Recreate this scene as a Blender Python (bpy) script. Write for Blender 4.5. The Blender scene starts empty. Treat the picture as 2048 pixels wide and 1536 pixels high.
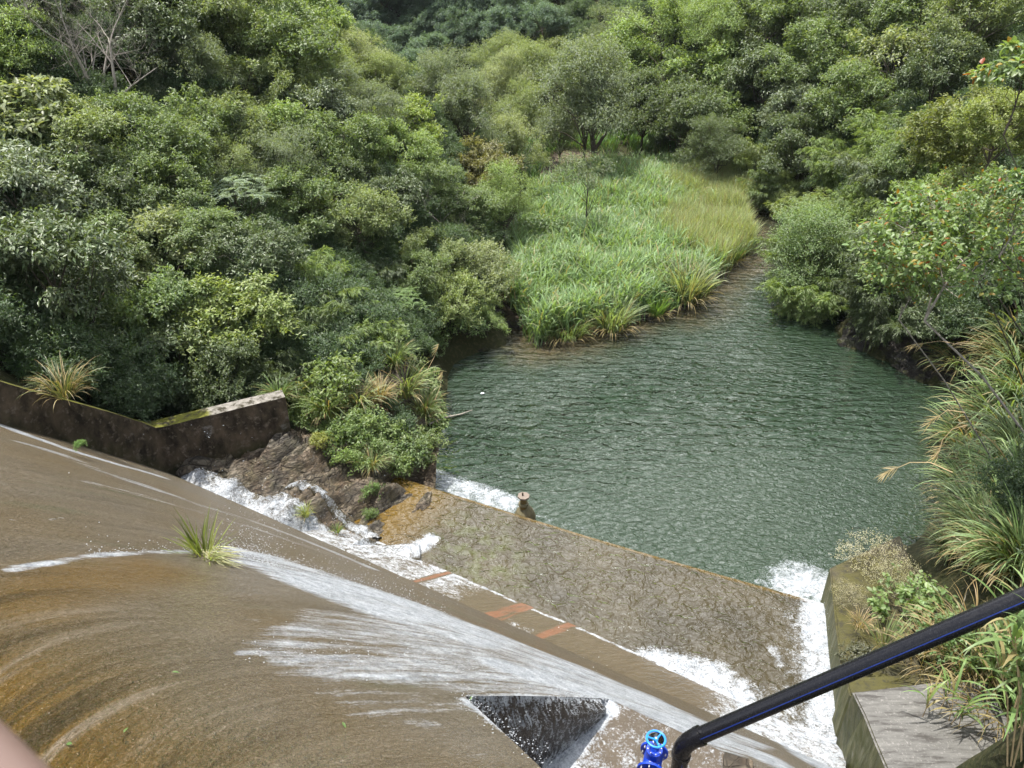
import bpy, bmesh, math, random
import numpy as np
from mathutils import Vector, Matrix
R_ = math.radians
sc = bpy.context.scene
COL = sc.collection
FPX, PITCH, CAMZ = 1518.0, R_(30.0), 13.0      # focal length in photo pixels, downward pitch, height over the pool
CP, SP = math.cos(PITCH), math.sin(PITCH)

# ------------------------------------------------------------------ survey helpers (sizes and places read off the photo)
def ray(px, py):
    a = (px - 1024.0) / FPX; b = -(py - 768.0) / FPX
    return np.array([a, CP + b * SP, -SP + b * CP])
def U(px, py, z):                       # where the sight line meets the level z
    d = ray(px, py); t = (z - CAMZ) / d[2]
    return np.array([d[0] * t, d[1] * t, z])
def UT(px, py, t):
    d = ray(px, py); return np.array([d[0] * t, d[1] * t, CAMZ + d[2] * t])
DX, DY = 0.868, -0.497                  # along the dam
NX, NY = 0.497, 0.868                   # downstream
def sn(x, y): return x * DX + y * DY, x * NX + y * NY
def xy(s, n): return s * DX + n * NX, s * DY + n * NY
def prof(n):                            # height of the overflow face
    n = np.asarray(n, float)
    t = np.clip((n - 1.0) / 7.7, 0, None)
    z = 8.8 - 6.8 * t ** 1.23
    return np.where(n < 1.0, 8.8 - 0.02 * (1.0 - n) ** 2, z)
def damhit(px, py):
    d = ray(px, py)
    for t in np.arange(2.0, 30.0, 0.01):
        p = d * t; s, n = sn(p[0], p[1])
        if CAMZ + p[2] <= prof(n): return s, n
    return s, n

# ------------------------------------------------------------------ noise
def _hash(ix, iy, seed):
    h = (ix.astype(np.int64) * 374761393 + iy.astype(np.int64) * 668265263 + seed * 982451653) & 0x7fffffff
    h = ((h ^ (h >> 13)) * 1274126177) & 0x7fffffff
    return ((h ^ (h >> 16)) & 0xffff) / 65535.0
def vnoise(x, y, seed=0):
    x = np.asarray(x, float); y = np.asarray(y, float)
    ix = np.floor(x); iy = np.floor(y); fx = x - ix; fy = y - iy
    fx = fx * fx * (3 - 2 * fx); fy = fy * fy * (3 - 2 * fy)
    a = _hash(ix, iy, seed); b = _hash(ix + 1, iy, seed); c = _hash(ix, iy + 1, seed); d = _hash(ix + 1, iy + 1, seed)
    return (a + (b - a) * fx) * (1 - fy) + (c + (d - c) * fx) * fy
def fbm(x, y, seed=0, o=4):
    s = 0; am = .5
    for k in range(o):
        s = s + am * vnoise(x * 2 ** k, y * 2 ** k, seed + k); am *= .5
    return s
def sstep(a, b, x):
    t = np.clip((x - a) / (b - a), 0, 1); return t * t * (3 - 2 * t)

# ------------------------------------------------------------------ polygon distance (signed, + outside)
def polydist(X, Y, P):
    P = np.asarray(P, float); d2 = np.full(X.shape, 1e18); ins = np.zeros(X.shape, bool)
    n = len(P)
    for i in range(n):
        x0, y0 = P[i][:2]; x1, y1 = P[(i + 1) % n][:2]
        ex, ey = x1 - x0, y1 - y0
        t = np.clip(((X - x0) * ex + (Y - y0) * ey) / (ex * ex + ey * ey + 1e-12), 0, 1)
        d2 = np.minimum(d2, (X - x0 - t * ex) ** 2 + (Y - y0 - t * ey) ** 2)
        c = ((y0 > Y) != (y1 > Y)) & (X < (x1 - x0) * (Y - y0) / (y1 - y0 + 1e-15) + x0)
        ins ^= c
    d = np.sqrt(d2)
    return np.where(ins, -d, d)
def linedist(X, Y, P):
    d2 = np.full(np.shape(X), 1e18)
    for i in range(len(P) - 1):
        x0, y0 = P[i][:2]; x1, y1 = P[i + 1][:2]; ex, ey = x1 - x0, y1 - y0
        t = np.clip(((X - x0) * ex + (Y - y0) * ey) / (ex * ex + ey * ey + 1e-12), 0, 1)
        d2 = np.minimum(d2, (X - x0 - t * ex) ** 2 + (Y - y0 - t * ey) ** 2)
    return np.sqrt(d2)

# ------------------------------------------------------------------ mesh helpers
def fastmesh(name, V, F, face_attr=None, vert_attr=None, uv=None, smooth=False):
    V = np.asarray(V, np.float32); F = np.asarray(F, np.int32)
    me = bpy.data.meshes.new(name); nf, k = F.shape
    me.vertices.add(len(V)); me.vertices.foreach_set('co', V.ravel())
    me.loops.add(nf * k); me.loops.foreach_set('vertex_index', F.ravel())
    me.polygons.add(nf); me.polygons.foreach_set('loop_start', np.arange(0, nf * k, k, dtype=np.int32))
    if smooth: me.polygons.foreach_set('use_smooth', np.ones(nf, bool))
    me.update(calc_edges=True)
    for kx, val in (face_attr or {}).items():
        me.attributes.new(kx, 'FLOAT', 'FACE').data.foreach_set('value', np.asarray(val, np.float32))
    for kx, val in (vert_attr or {}).items():
        me.attributes.new(kx, 'FLOAT', 'POINT').data.foreach_set('value', np.asarray(val, np.float32))
    if uv is not None:
        l = me.uv_layers.new(name='UVMap'); l.data.foreach_set('uv', np.asarray(uv, np.float32)[F.ravel()].ravel())
    return me
class MB:                               # collects simple shapes, then links them as one mesh
    def __init__(s): s.v = []; s.f = []; s.sm = []
    def add(s, V, F, smooth=False):
        o = len(s.v); s.v += [tuple(p) for p in V]; s.f += [tuple(i + o for i in f) for f in F]; s.sm += [smooth] * len(F); return s
    def tube(s, P, r, k=8, cap=True):
        P = [Vector(p) for p in P]; n = len(P)
        if not hasattr(r, '__len__'): r = [r] * n
        V = []; up = None
        for i in range(n):
            d = (P[min(i + 1, n - 1)] - P[max(i - 1, 0)])
            d = d.normalized() if d.length > 1e-9 else Vector((0, 0, 1))
            if up is None: up = d.orthogonal().normalized()
            up = (up - d * up.dot(d)); up = up.normalized() if up.length > 1e-6 else d.orthogonal().normalized()
            w = d.cross(up)
            for j in range(k):
                a = 2 * math.pi * j / k; V.append(P[i] + (up * math.cos(a) + w * math.sin(a)) * r[i])
        F = [(i * k + j, i * k + (j + 1) % k, (i + 1) * k + (j + 1) % k, (i + 1) * k + j) for i in range(n - 1) for j in range(k)]
        s.add(V, F, True)
        if cap:
            s.add(V[:k], [tuple(reversed(range(k)))]); s.add(V[-k:], [tuple(range(k))])
        return s
    def lathe(s, prof_, c=(0, 0, 0), k=20, M=None):
        V = []
        for r, z in prof_:
            for j in range(k):
                a = 2 * math.pi * j / k; p = Vector((r * math.cos(a), r * math.sin(a), z))
                V.append((M @ p if M else p) + Vector(c))
        n = len(prof_)
        F = [(i * k + j, i * k + (j + 1) % k, (i + 1) * k + (j + 1) % k, (i + 1) * k + j) for i in range(n - 1) for j in range(k)]
        s.add(V, F, False); s.add(V[:k], [tuple(reversed(range(k)))]); s.add(V[-k:], [tuple(range(k))]); return s
    def hexa(s, b, t):                  # bottom and top quads (ccw from above)
        s.add(list(b) + list(t), [(3, 2, 1, 0), (4, 5, 6, 7)] + [(i, (i + 1) % 4, (i + 1) % 4 + 4, i + 4) for i in range(4)]); return s
    def build(s, name, mat, parent=None, bevel=0):
        me = bpy.data.meshes.new(name); me.from_pydata(s.v, [], s.f)
        me.polygons.foreach_set('use_smooth', s.sm); me.update()
        o = link(name, me, mat, parent)
        if bevel:
            m = o.modifiers.new('bevel', 'BEVEL'); m.width = bevel; m.segments = 2; m.limit_method = 'ANGLE'
        return o
def link(name, me, mat=None, parent=None):
    o = bpy.data.objects.new(name, me); COL.objects.link(o)
    if mat is not None:
        me.materials.clear(); me.materials.append(mat)
    if parent is not None: o.parent = parent
    return o
def tag(o, label=None, cat=None, group=None, kind=None):
    if label: o['label'] = label
    if cat: o['category'] = cat
    if group: o['group'] = group
    if kind: o['kind'] = kind
    return o
def empty(name, loc=(0, 0, 0), rz=0, sc_=1):
    o = bpy.data.objects.new(name, None); COL.objects.link(o); o.location = loc; o.rotation_euler = (0, 0, rz)
    o.scale = (sc_,) * 3; o.empty_display_size = .2; return o
def copy_tree(o, parent=None):
    c = o.copy(); COL.objects.link(c)
    if parent is not None: c.parent = parent
    for ch in [x for x in KIDS.get(o.name, [])]:
        k = copy_tree(ch, c)
    return c
KIDS = {}

# ------------------------------------------------------------------ materials
def nmat(name):
    m = bpy.data.materials.new(name); m.use_nodes = True; nt = m.node_tree
    for n in list(nt.nodes): nt.nodes.remove(n)
    out = nt.nodes.new('ShaderNodeOutputMaterial'); return m, nt, out
class N:
    def __init__(s, nt): s.nt = nt
    def new(s, t, **kw):
        n = s.nt.nodes.new(t)
        for k, v in kw.items():
            if k.startswith('i_'): n.inputs[k[2:].replace('_', ' ')].default_value = v
            else: setattr(n, k, v)
        return n
    def ln(s, a, b): s.nt.links.new(a, b)
    def val(s, x, sock):
        if hasattr(x, 'is_output'): s.ln(x, sock)
        else: sock.default_value = x
    def math(s, op, a, b=0.0, c=None, clamp=False):
        n = s.nt.nodes.new('ShaderNodeMath'); n.operation = op; n.use_clamp = clamp
        s.val(a, n.inputs[0]); s.val(b, n.inputs[1])
        if c is not None: s.val(c, n.inputs[2])
        return n.outputs[0]
    def mix(s, f, a, b, typ='MIX'):
        n = s.nt.nodes.new('ShaderNodeMix'); n.data_type = 'RGBA'; n.blend_type = typ
        s.val(f, n.inputs[0])
        for x, i in ((a, 6), (b, 7)):
            if hasattr(x, 'is_output'): s.ln(x, n.inputs[i])
            else: n.inputs[i].default_value = tuple(x) + ((1,) if len(x) == 3 else ())
        return n.outputs[2]
    def noise(s, vec, scale, detail=4, rough=.55, dist=0.0):
        n = s.nt.nodes.new('ShaderNodeTexNoise'); n.inputs['Scale'].default_value = scale; n.inputs['Detail'].default_value = detail
        n.inputs['Roughness'].default_value = rough; n.inputs['Distortion'].default_value = dist
        if vec is not None: s.ln(vec, n.inputs['Vector'])
        return n.outputs[0]
    def vor(s, vec, scale, feature='F1'):
        n = s.nt.nodes.new('ShaderNodeTexVoronoi'); n.feature = feature; n.inputs['Scale'].default_value = scale
        if vec is not None: s.ln(vec, n.inputs['Vector'])
        return n.outputs['Distance']
    def mapping(s, vec, scale=(1, 1, 1), rot=(0, 0, 0)):
        n = s.nt.nodes.new('ShaderNodeMapping'); n.inputs['Scale'].default_value = scale; n.inputs['Rotation'].default_value = rot
        s.ln(vec, n.inputs['Vector']); return n.outputs[0]
    def ramp(s, f, stops):
        n = s.nt.nodes.new('ShaderNodeValToRGB'); el = n.color_ramp.elements
        while len(el) < len(stops): el.new(.5)
        for e, (p, c) in zip(el, stops): e.position = p; e.color = tuple(c) + (1,)
        s.val(f, n.inputs[0]); return n.outputs[0]
    def mr(s, v, a, b, c=0.0, d=1.0):
        n = s.nt.nodes.new('ShaderNodeMapRange'); s.val(v, n.inputs[0])
        for i, q in enumerate((a, b, c, d)): s.val(q, n.inputs[i + 1])
        return n.outputs[0]
    def attr(s, name):
        n = s.nt.nodes.new('ShaderNodeAttribute'); n.attribute_name = name; return n.outputs['Fac']
    def pos(s): return s.nt.nodes.new('ShaderNodeNewGeometry').outputs['Position']
    def obj(s): return s.nt.nodes.new('ShaderNodeTexCoord').outputs['Object']
    def bump(s, h, strength=.5, dist=.02, normal=None):
        n = s.nt.nodes.new('ShaderNodeBump'); n.inputs['Strength'].default_value = strength; n.inputs['Distance'].default_value = dist
        s.val(h, n.inputs['Height'])
        if normal is not None: s.ln(normal, n.inputs['Normal'])
        return n.outputs[0]
    def pbr(s, col, rough=.5, normal=None, spec=.5, metal=0.0, ior=None, coat=0.0):
        n = s.nt.nodes.new('ShaderNodeBsdfPrincipled')
        if hasattr(col, 'is_output'): s.ln(col, n.inputs['Base Color'])
        else: n.inputs['Base Color'].default_value = tuple(col) + (1,)
        s.val(rough, n.inputs['Roughness']); s.val(spec, n.inputs['Specular IOR Level']); n.inputs['Metallic'].default_value = metal
        if ior: n.inputs['IOR'].default_value = ior
        n.inputs['Coat Weight'].default_value = coat
        if normal is not None: s.ln(normal, n.inputs['Normal'])
        return n.outputs[0]

def water(g, col, rough, nb, ior, boost=1.0, body=None):    # murky body seen through a rippled, reflecting surface
    d = g.new('ShaderNodeBsdfDiffuse'); g.ln(col, d.inputs['Color'])
    if body is not None: g.ln(body, d.inputs['Normal'])
    gl = g.new('ShaderNodeBsdfGlossy'); gl.inputs['Color'].default_value = (1, 1, 1, 1); gl.inputs['Roughness'].default_value = rough; g.ln(nb, gl.inputs['Normal'])
    fr = g.new('ShaderNodeFresnel'); fr.inputs['IOR'].default_value = ior; g.ln(nb, fr.inputs['Normal'])
    mx = g.new('ShaderNodeMixShader'); g.ln(g.math('MULTIPLY', fr.outputs[0], boost, clamp=True), mx.inputs[0]); g.ln(d.outputs[0], mx.inputs[1]); g.ln(gl.outputs[0], mx.inputs[2])
    return mx.outputs[0]
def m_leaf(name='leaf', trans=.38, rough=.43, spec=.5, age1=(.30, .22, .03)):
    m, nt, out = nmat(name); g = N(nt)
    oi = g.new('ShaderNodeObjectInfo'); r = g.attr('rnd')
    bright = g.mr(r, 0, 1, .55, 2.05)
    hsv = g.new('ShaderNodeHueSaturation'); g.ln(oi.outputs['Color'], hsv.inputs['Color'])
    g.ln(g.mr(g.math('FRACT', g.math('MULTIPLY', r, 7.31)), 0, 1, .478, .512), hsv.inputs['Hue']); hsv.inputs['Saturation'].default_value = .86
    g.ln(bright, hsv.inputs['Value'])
    ag = g.attr('age')                                  # a few leaves turn yellow, red or brown
    col = g.mix(g.mr(ag, .0, .5), hsv.outputs[0], age1)
    col = g.mix(g.mr(ag, .5, 1.0), col, (.26, .05, .015))
    p = g.pbr(col, rough, spec=spec)
    t = g.new('ShaderNodeBsdfTranslucent')
    tc = g.mix(1.0, col, (1.6, 1.6, .6), 'MULTIPLY'); g.ln(tc, t.inputs['Color'])
    mx = g.new('ShaderNodeMixShader', i_Fac=trans); g.ln(p, mx.inputs[1]); g.ln(t.outputs[0], mx.inputs[2]); g.ln(mx.outputs[0], out.inputs[0])
    return m
def m_bark(name, c1, c2, scale=6):
    m, nt, out = nmat(name); g = N(nt); o = g.obj()
    f = g.noise(g.mapping(o, (1, 1, .25)), scale * 3, 5); l = g.noise(o, scale, 3)
    col = g.mix(f, c1, c2); col = g.mix(g.mr(l, .55, .7), col, (.10, .12, .07))
    g.ln(g.pbr(col, .85, g.bump(f, .6, .02), spec=.2), out.inputs[0]); return m
def m_terrain():
    m, nt, out = nmat('forest_soil'); g = N(nt); p = g.pos()
    a = g.noise(p, .8, 6); b = g.noise(p, 9, 5)
    col = g.mix(a, (.018, .016, .009), (.035, .042, .014)); col = g.mix(g.mr(b, .5, .75), col, (.07, .06, .03))
    gr = g.attr('gravel'); st = g.vor(p, 4.5); gc = g.mix(b, (.11, .08, .05), (.26, .20, .14)); gc = g.mix(g.mr(st, .25, .5), gc, (.05, .04, .03))
    col = g.mix(gr, col, gc)
    g.ln(g.pbr(col, .9, g.bump(b, .8, .06), spec=.15), out.inputs[0]); return m
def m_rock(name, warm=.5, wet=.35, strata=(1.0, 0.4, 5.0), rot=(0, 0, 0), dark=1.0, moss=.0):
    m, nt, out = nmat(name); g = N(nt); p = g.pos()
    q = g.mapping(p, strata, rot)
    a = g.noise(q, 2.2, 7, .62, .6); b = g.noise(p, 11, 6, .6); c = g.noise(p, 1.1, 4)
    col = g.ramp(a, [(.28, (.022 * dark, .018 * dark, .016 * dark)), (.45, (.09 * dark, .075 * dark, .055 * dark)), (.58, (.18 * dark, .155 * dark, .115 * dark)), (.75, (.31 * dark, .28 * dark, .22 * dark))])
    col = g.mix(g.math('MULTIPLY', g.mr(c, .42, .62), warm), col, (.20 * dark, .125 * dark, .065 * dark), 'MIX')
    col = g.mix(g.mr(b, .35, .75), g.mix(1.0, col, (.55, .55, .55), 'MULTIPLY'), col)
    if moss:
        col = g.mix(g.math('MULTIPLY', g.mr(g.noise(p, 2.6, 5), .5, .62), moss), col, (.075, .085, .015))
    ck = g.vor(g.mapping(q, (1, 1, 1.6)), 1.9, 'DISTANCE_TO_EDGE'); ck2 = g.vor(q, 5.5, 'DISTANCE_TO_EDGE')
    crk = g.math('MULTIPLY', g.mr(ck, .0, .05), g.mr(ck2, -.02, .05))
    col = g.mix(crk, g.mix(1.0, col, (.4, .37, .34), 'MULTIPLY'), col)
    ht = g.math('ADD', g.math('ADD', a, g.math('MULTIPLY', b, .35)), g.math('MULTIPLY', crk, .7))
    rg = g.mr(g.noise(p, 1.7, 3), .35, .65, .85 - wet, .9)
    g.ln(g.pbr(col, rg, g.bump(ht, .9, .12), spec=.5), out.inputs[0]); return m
def m_mosswall():
    m, nt, out = nmat('stained_mossy_concrete'); g = N(nt); p = g.pos()
    ge = g.new('ShaderNodeNewGeometry'); sx = g.new('ShaderNodeSeparateXYZ'); g.ln(ge.outputs['True Normal'], sx.inputs[0])
    top = g.mr(sx.outputs[2], .35, .7)
    a = g.noise(p, 1.6, 6, .6); b = g.noise(p, 7, 6, .65); c = g.noise(g.mapping(p, (1.4, 1.4, .8)), 2.4, 7, .65)
    col = g.mix(g.mr(c, .35, .68), (.018, .015, .010), (.125, .094, .064))
    col = g.mix(g.mr(b, .55, .68), col, (.17, .14, .11))                      # worn bare patches
    col = g.mix(g.math('MULTIPLY', g.mr(a, .62, .70), g.mr(b, .45, .6)), col, (.22, .215, .205))   # lichen
    low = g.attr('low')
    col = g.mix(g.math('MULTIPLY', g.mr(g.math('ADD', low, g.math('MULTIPLY', g.math('SUBTRACT', a, .5), .8)), .45, .9), .8), col, (.035, .042, .007))
    mossy = g.mr(g.math('ADD', g.attr('mossy'), g.math('MULTIPLY', g.math('SUBTRACT', a, .5), 1.6)), .35, .65)
    tc = g.mix(g.mr(b, .35, .65), (.07, .072, .008), (.125, .125, .02)); tg = g.mix(g.mr(b, .4, .65), (.15, .14, .12), (.25, .23, .21))
    tcap = g.mix(mossy, tg, tc); tcap = g.mix(g.mr(g.noise(p, 4, 6, .7), .50, .60), tcap, (.035, .03, .018))
    col = g.mix(top, col, tcap)
    g.ln(g.pbr(col, .8, g.bump(g.math('ADD', b, a), .7, .04), spec=.25), out.inputs[0]); return m
def m_slab():
    m, nt, out = nmat('wet_grey_concrete'); g = N(nt); p = g.pos()
    ge = g.new('ShaderNodeNewGeometry'); sx = g.new('ShaderNodeSeparateXYZ'); g.ln(ge.outputs['True Normal'], sx.inputs[0])
    top = g.mr(sx.outputs[2], .35, .7); moss = g.attr('mossy')
    q = g.mapping(p, (.8, 5, 1), (0, 0, .25))
    a = g.noise(q, 2.4, 7, .68); b = g.noise(p, 26, 5, .7); c = g.noise(p, 1.0, 4)
    col = g.mix(g.mr(a, .3, .7), (.055, .052, .048), (.16, .155, .145)); col = g.mix(g.mr(b, .55, .75), col, (.26, .25, .235))
    col = g.mix(g.math('MULTIPLY', g.mr(a, .46, .40), .75), col, (.045, .04, .036))
    mc = g.mix(g.noise(p, 5, 5), (.025, .023, .006), (.085, .076, .014)); mc = g.mix(g.mr(c, .45, .6), mc, (.062, .052, .028)); mc = g.mix(g.mr(g.noise(p, 8, 6, .7), .5, .62), mc, (.03, .027, .012))
    tcol = g.mix(g.mr(g.math('ADD', moss, g.math('MULTIPLY', g.math('SUBTRACT', c, .5), .7)), .35, .65), col, mc)
    v = g.noise(g.mapping(p, (4, 4, .35)), 2.6, 6, .65)                          # vertical dribbles down the sides
    scol = g.mix(g.mr(v, .38, .62), (.035, .038, .012), (.12, .115, .05)); scol = g.mix(g.mr(v, .60, .72), scol, (.22, .215, .195))
    scol = g.mix(g.mr(g.noise(p, 3, 5), .45, .65), scol, (.055, .06, .012))
    col = g.mix(top, scol, tcol)
    g.ln(g.pbr(col, g.mr(a, .3, .7, .45, .85), g.bump(g.math('ADD', a, b), .5, .02), spec=.35), out.inputs[0]); return m
FOAMC = (.72, .76, .82)
def foam_mix(g, wet, wcol_normal, f, out, rough=.55):
    p = g.pos(); gr = g.noise(p, 46, 4, .75); lo = g.noise(p, 6, 4, .7)
    fc = g.mix(g.mr(g.math('ADD', g.math('MULTIPLY', gr, .6), g.math('MULTIPLY', lo, .4)), .41, .60), (.25, .28, .32), (.70, .73, .77))
    nb = g.bump(g.math('ADD', gr, g.math('MULTIPLY', lo, 1.5)), .7, .05, wcol_normal)
    d = g.pbr(fc, rough, nb, spec=.3)
    mx = g.new('ShaderNodeMixShader'); g.ln(f, mx.inputs[0]); g.ln(wet, mx.inputs[1]); g.ln(d, mx.inputs[2]); g.ln(mx.outputs[0], out.inputs[0])
def m_overflow():                        # thin brown sheet of water sliding down the dam
    m, nt, out = nmat('brown_sheet_water'); g = N(nt)
    uv = g.new('ShaderNodeUVMap').outputs[0]; p = g.pos()
    foam = g.attr('foam'); amber = g.attr('amber')
    w = g.mapping(uv, (1, .16, 1))
    st = g.noise(w, 5.0, 5, .6, .3)
    fine = g.noise(g.mapping(uv, (1, .42, 1)), 34, 4, .6, .5)
    spk = g.noise(p, 42, 3, .7)
    col = g.mix(g.mr(st, .3, .7), (.060, .049, .032), (.112, .094, .068))
    col = g.mix(g.mr(g.noise(p, .55, 3), .35, .7), col, (.085, .062, .030))
    col = g.mix(g.math('MULTIPLY', g.mr(g.noise(g.mapping(uv, (1, .3, 1)), 1.6, 4), .6, .72), .5), col, (.045, .055, .025))
    nr = g.attr('near'); ls = g.noise(g.mapping(uv, (1, .10, 1)), 3.4, 5, .62, .6)
    col = g.mix(amber, col, g.mix(g.noise(p, 1.3, 4), (.075, .042, .006), (.13, .075, .012)))
    col = g.mix(g.math('MULTIPLY', nr, g.mr(ls, .50, .40)), col, (.040, .026, .008))
    col = g.mix(g.math('MULTIPLY', g.math('MULTIPLY', g.math('ADD', nr, .12), .62), g.mr(ls, .55, .66)), col, (.20, .165, .125))  # pale sky sheen near the lip, painted into the colour as streaks
    gr2 = g.noise(g.mapping(p, (1, 1, 1)), 70, 2, .8)
    col = g.mix(g.math('MULTIPLY', g.mr(gr2, .50, .66), g.mr(amber, 0, 1, .58, .2)), col, (.195, .162, .118))   # sparkle of the broken film, painted into the colour as fine sandy grain
    col = g.mix(g.math('MULTIPLY', g.mr(gr2, .46, .32), g.mr(amber, 0, 1, .6, .2)), col, (.040, .030, .018))
    h = g.math('ADD', g.math('MULTIPLY', g.noise(g.mapping(uv, (1, .55, 1)), 26, 3, .65, .6), 1.7), g.math('MULTIPLY', g.noise(w, 5, 4, .6, .4), g.mr(g.attr('near'), 0, 1, 1.2, 4.0)))
    h = g.math('ADD', h, g.math('MULTIPLY', spk, .35))
    hb = g.bump(h, 1.0, .075)
    wet = water(g, col, .10, hb, 1.40, 1.5, g.bump(h, .9, .03))
    fs = g.noise(g.mapping(uv, (1, .13, 1)), 10, 6, .75, .25); ff = g.noise(g.mapping(uv, (1, .55, 1)), 34, 4, .75)
    fmid = g.noise(g.mapping(uv, (1, .22, 1)), 2.6, 4, .65, .5)
    fm = g.math('ADD', g.math('ADD', g.math('MULTIPLY', fs, .50), g.math('MULTIPLY', ff, .20)), g.math('MULTIPLY', fmid, .30))
    th = g.mr(foam, 0, 1, .77, .22)
    f = g.mr(fm, th, g.math('ADD', th, .17), 0, .96)
    foam_mix(g, wet, hb, f, out); return m
def m_basin():
    m, nt, out = nmat('brown_basin_water'); g = N(nt); p = g.pos(); foam = g.attr('foam'); amber = g.attr('amber')
    col = g.mix(g.mr(g.noise(p, .8, 4), .3, .7), (.034, .028, .016), (.064, .053, .032)); col = g.mix(amber, col, (.125, .075, .012))
    col = g.mix(g.math('MULTIPLY', g.math('MULTIPLY', g.attr('algae'), .5), g.mr(g.noise(p, 3, 4), .45, .6)), col, (.075, .085, .028))
    q = g.mapping(p, (1, 1.0, 1), (0, 0, .5))
    h = g.math('ADD', g.math('MULTIPLY', g.noise(g.mapping(q, (1, 1.35, 1)), 3.7, 2, .4, 1.0), 1.0), g.math('MULTIPLY', g.noise(q, 11, 3, .5, .8), .25))
    hb = g.bump(h, 1.0, .115)
    wet = water(g, col, .04, hb, 1.40, 1.35)
    fm = g.math('ADD', g.math('MULTIPLY', g.noise(q, 4, 6, .75, .8), .55), g.math('MULTIPLY', g.noise(p, 26, 4, .75), .45))
    th = g.mr(foam, 0, 1, .80, .24)
    f = g.mr(fm, th, g.math('ADD', th, .16), 0, .96)
    foam_mix(g, wet, hb, f, out); return m
def m_pool():
    m, nt, out = nmat('green_pool_water'); g = N(nt); p = g.pos(); foam = g.attr('foam'); sh = g.attr('shallow')
    n1 = g.noise(p, .25, 4)
    col = g.mix(n1, (.016, .031, .017), (.025, .043, .025)); 
    stn = g.mix(g.vor(p, 3.2), (.025, .021, .011), (.115, .084, .045))
    col = g.mix(g.math('MULTIPLY', sh, .85), col, stn)
    wv = g.attr('wind')
    wa = g.nt.nodes.new('ShaderNodeTexWave'); wa.wave_type = 'BANDS'; wa.bands_direction = 'Y'
    wa.inputs['Scale'].default_value = .62; wa.inputs['Distortion'].default_value = 7.5; wa.inputs['Detail'].default_value = 3; wa.inputs['Detail Scale'].default_value = 1.5
    g.ln(g.mapping(p, (.55, 1, 1), (0, 0, .12)), wa.inputs['Vector'])
    rip = g.noise(g.mapping(p, (.62, 1.4, 1), (0, 0, .15)), 2.7, 2, .5, 1.1)
    big = g.math('MULTIPLY', g.math('ADD', g.math('MULTIPLY', wa.outputs['Fac'], .40), g.math('MULTIPLY', rip, 2.6)), g.mr(wv, 0, 1, .05, 1.05))
    sm = g.math('MULTIPLY', g.noise(g.mapping(p, (1, 1.5, 1), (0, 0, -.5)), 5.2, 3, .55, 1.1), g.mr(wv, 0, 1, .36, .20))
    h = g.math('ADD', big, sm)
    hb = g.bump(h, .8, .26)
    wet = water(g, col, .03, hb, 1.34, 1.8)
    fm = g.math('ADD', g.math('MULTIPLY', g.noise(p, 3.4, 6, .75, 1.0), .6), g.math('MULTIPLY', g.noise(p, 19, 4, .7), .4))
    th = g.mr(foam, 0, 1, .78, .26)
    f = g.mr(fm, th, g.math('ADD', th, .18), 0, .95)
    foam_mix(g, wet, hb, f, out); return m
def m_apron():
    m, nt, out = nmat('stained_apron_film'); g = N(nt); p = g.pos(); foam = g.attr('foam'); ru = g.attr('rust')
    uv = g.new('ShaderNodeUVMap').outputs[0]
    st = g.noise(g.mapping(uv, (1, .2, 1)), 6, 5, .6)
    col = g.mix(st, (.055, .043, .026), (.115, .090, .058)); b = g.noise(g.mapping(uv, (1, .2, 1)), 14, 4)
    col = g.mix(g.mr(g.math('ADD', ru, g.math('MULTIPLY', g.math('SUBTRACT', st, .5), 2.0)), .45, .95), col, g.mix(b, (.12, .055, .030), (.21, .105, .062)))
    h = g.noise(g.mapping(uv, (1, .5, 1)), 12, 4)
    hb = g.bump(h, .6, .04); wet = g.pbr(col, .18, hb, ior=1.33)
    fm = g.math('ADD', g.math('MULTIPLY', g.noise(p, 5, 6, .75, .8), .55), g.math('MULTIPLY', g.noise(p, 26, 4, .75), .45))
    th = g.mr(foam, 0, 1, .80, .25)
    f = g.mr(fm, th, g.math('ADD', th, .14), 0, .97)
    foam_mix(g, wet, hb, f, out); return m
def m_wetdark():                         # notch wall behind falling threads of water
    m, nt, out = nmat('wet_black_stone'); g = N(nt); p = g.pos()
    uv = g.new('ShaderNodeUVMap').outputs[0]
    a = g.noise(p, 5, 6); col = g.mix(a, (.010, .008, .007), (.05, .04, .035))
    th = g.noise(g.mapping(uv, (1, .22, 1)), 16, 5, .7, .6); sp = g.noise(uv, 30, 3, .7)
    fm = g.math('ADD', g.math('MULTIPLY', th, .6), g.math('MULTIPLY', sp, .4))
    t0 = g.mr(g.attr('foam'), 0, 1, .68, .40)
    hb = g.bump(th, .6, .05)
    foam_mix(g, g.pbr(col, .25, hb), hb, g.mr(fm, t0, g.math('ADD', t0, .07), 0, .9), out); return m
def m_floor():
    m, nt, out = nmat('wet_speckled_floor'); g = N(nt); p = g.pos(); foam = g.attr('foam')
    a = g.noise(p, 2.5, 5); b = g.noise(p, 24, 5, .7)
    col = g.mix(a, (.05, .038, .025), (.11, .088, .064)); col = g.mix(g.mr(b, .6, .75), col, (.22, .20, .18))
    hb = g.bump(g.math('ADD', g.noise(p, 9, 4, .6, .8), b), .6, .04)
    wet = g.pbr(col, .2, hb, ior=1.33)
    fm = g.math('ADD', g.math('MULTIPLY', g.noise(p, 5, 6, .75, 1.2), .55), g.math('MULTIPLY', g.noise(p, 30, 4, .75), .45))
    th = g.mr(foam, 0, 1, .74, .25)
    foam_mix(g, wet, hb, g.mr(fm, th, g.math('ADD', th, .12), 0, .95), out); return m
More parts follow.
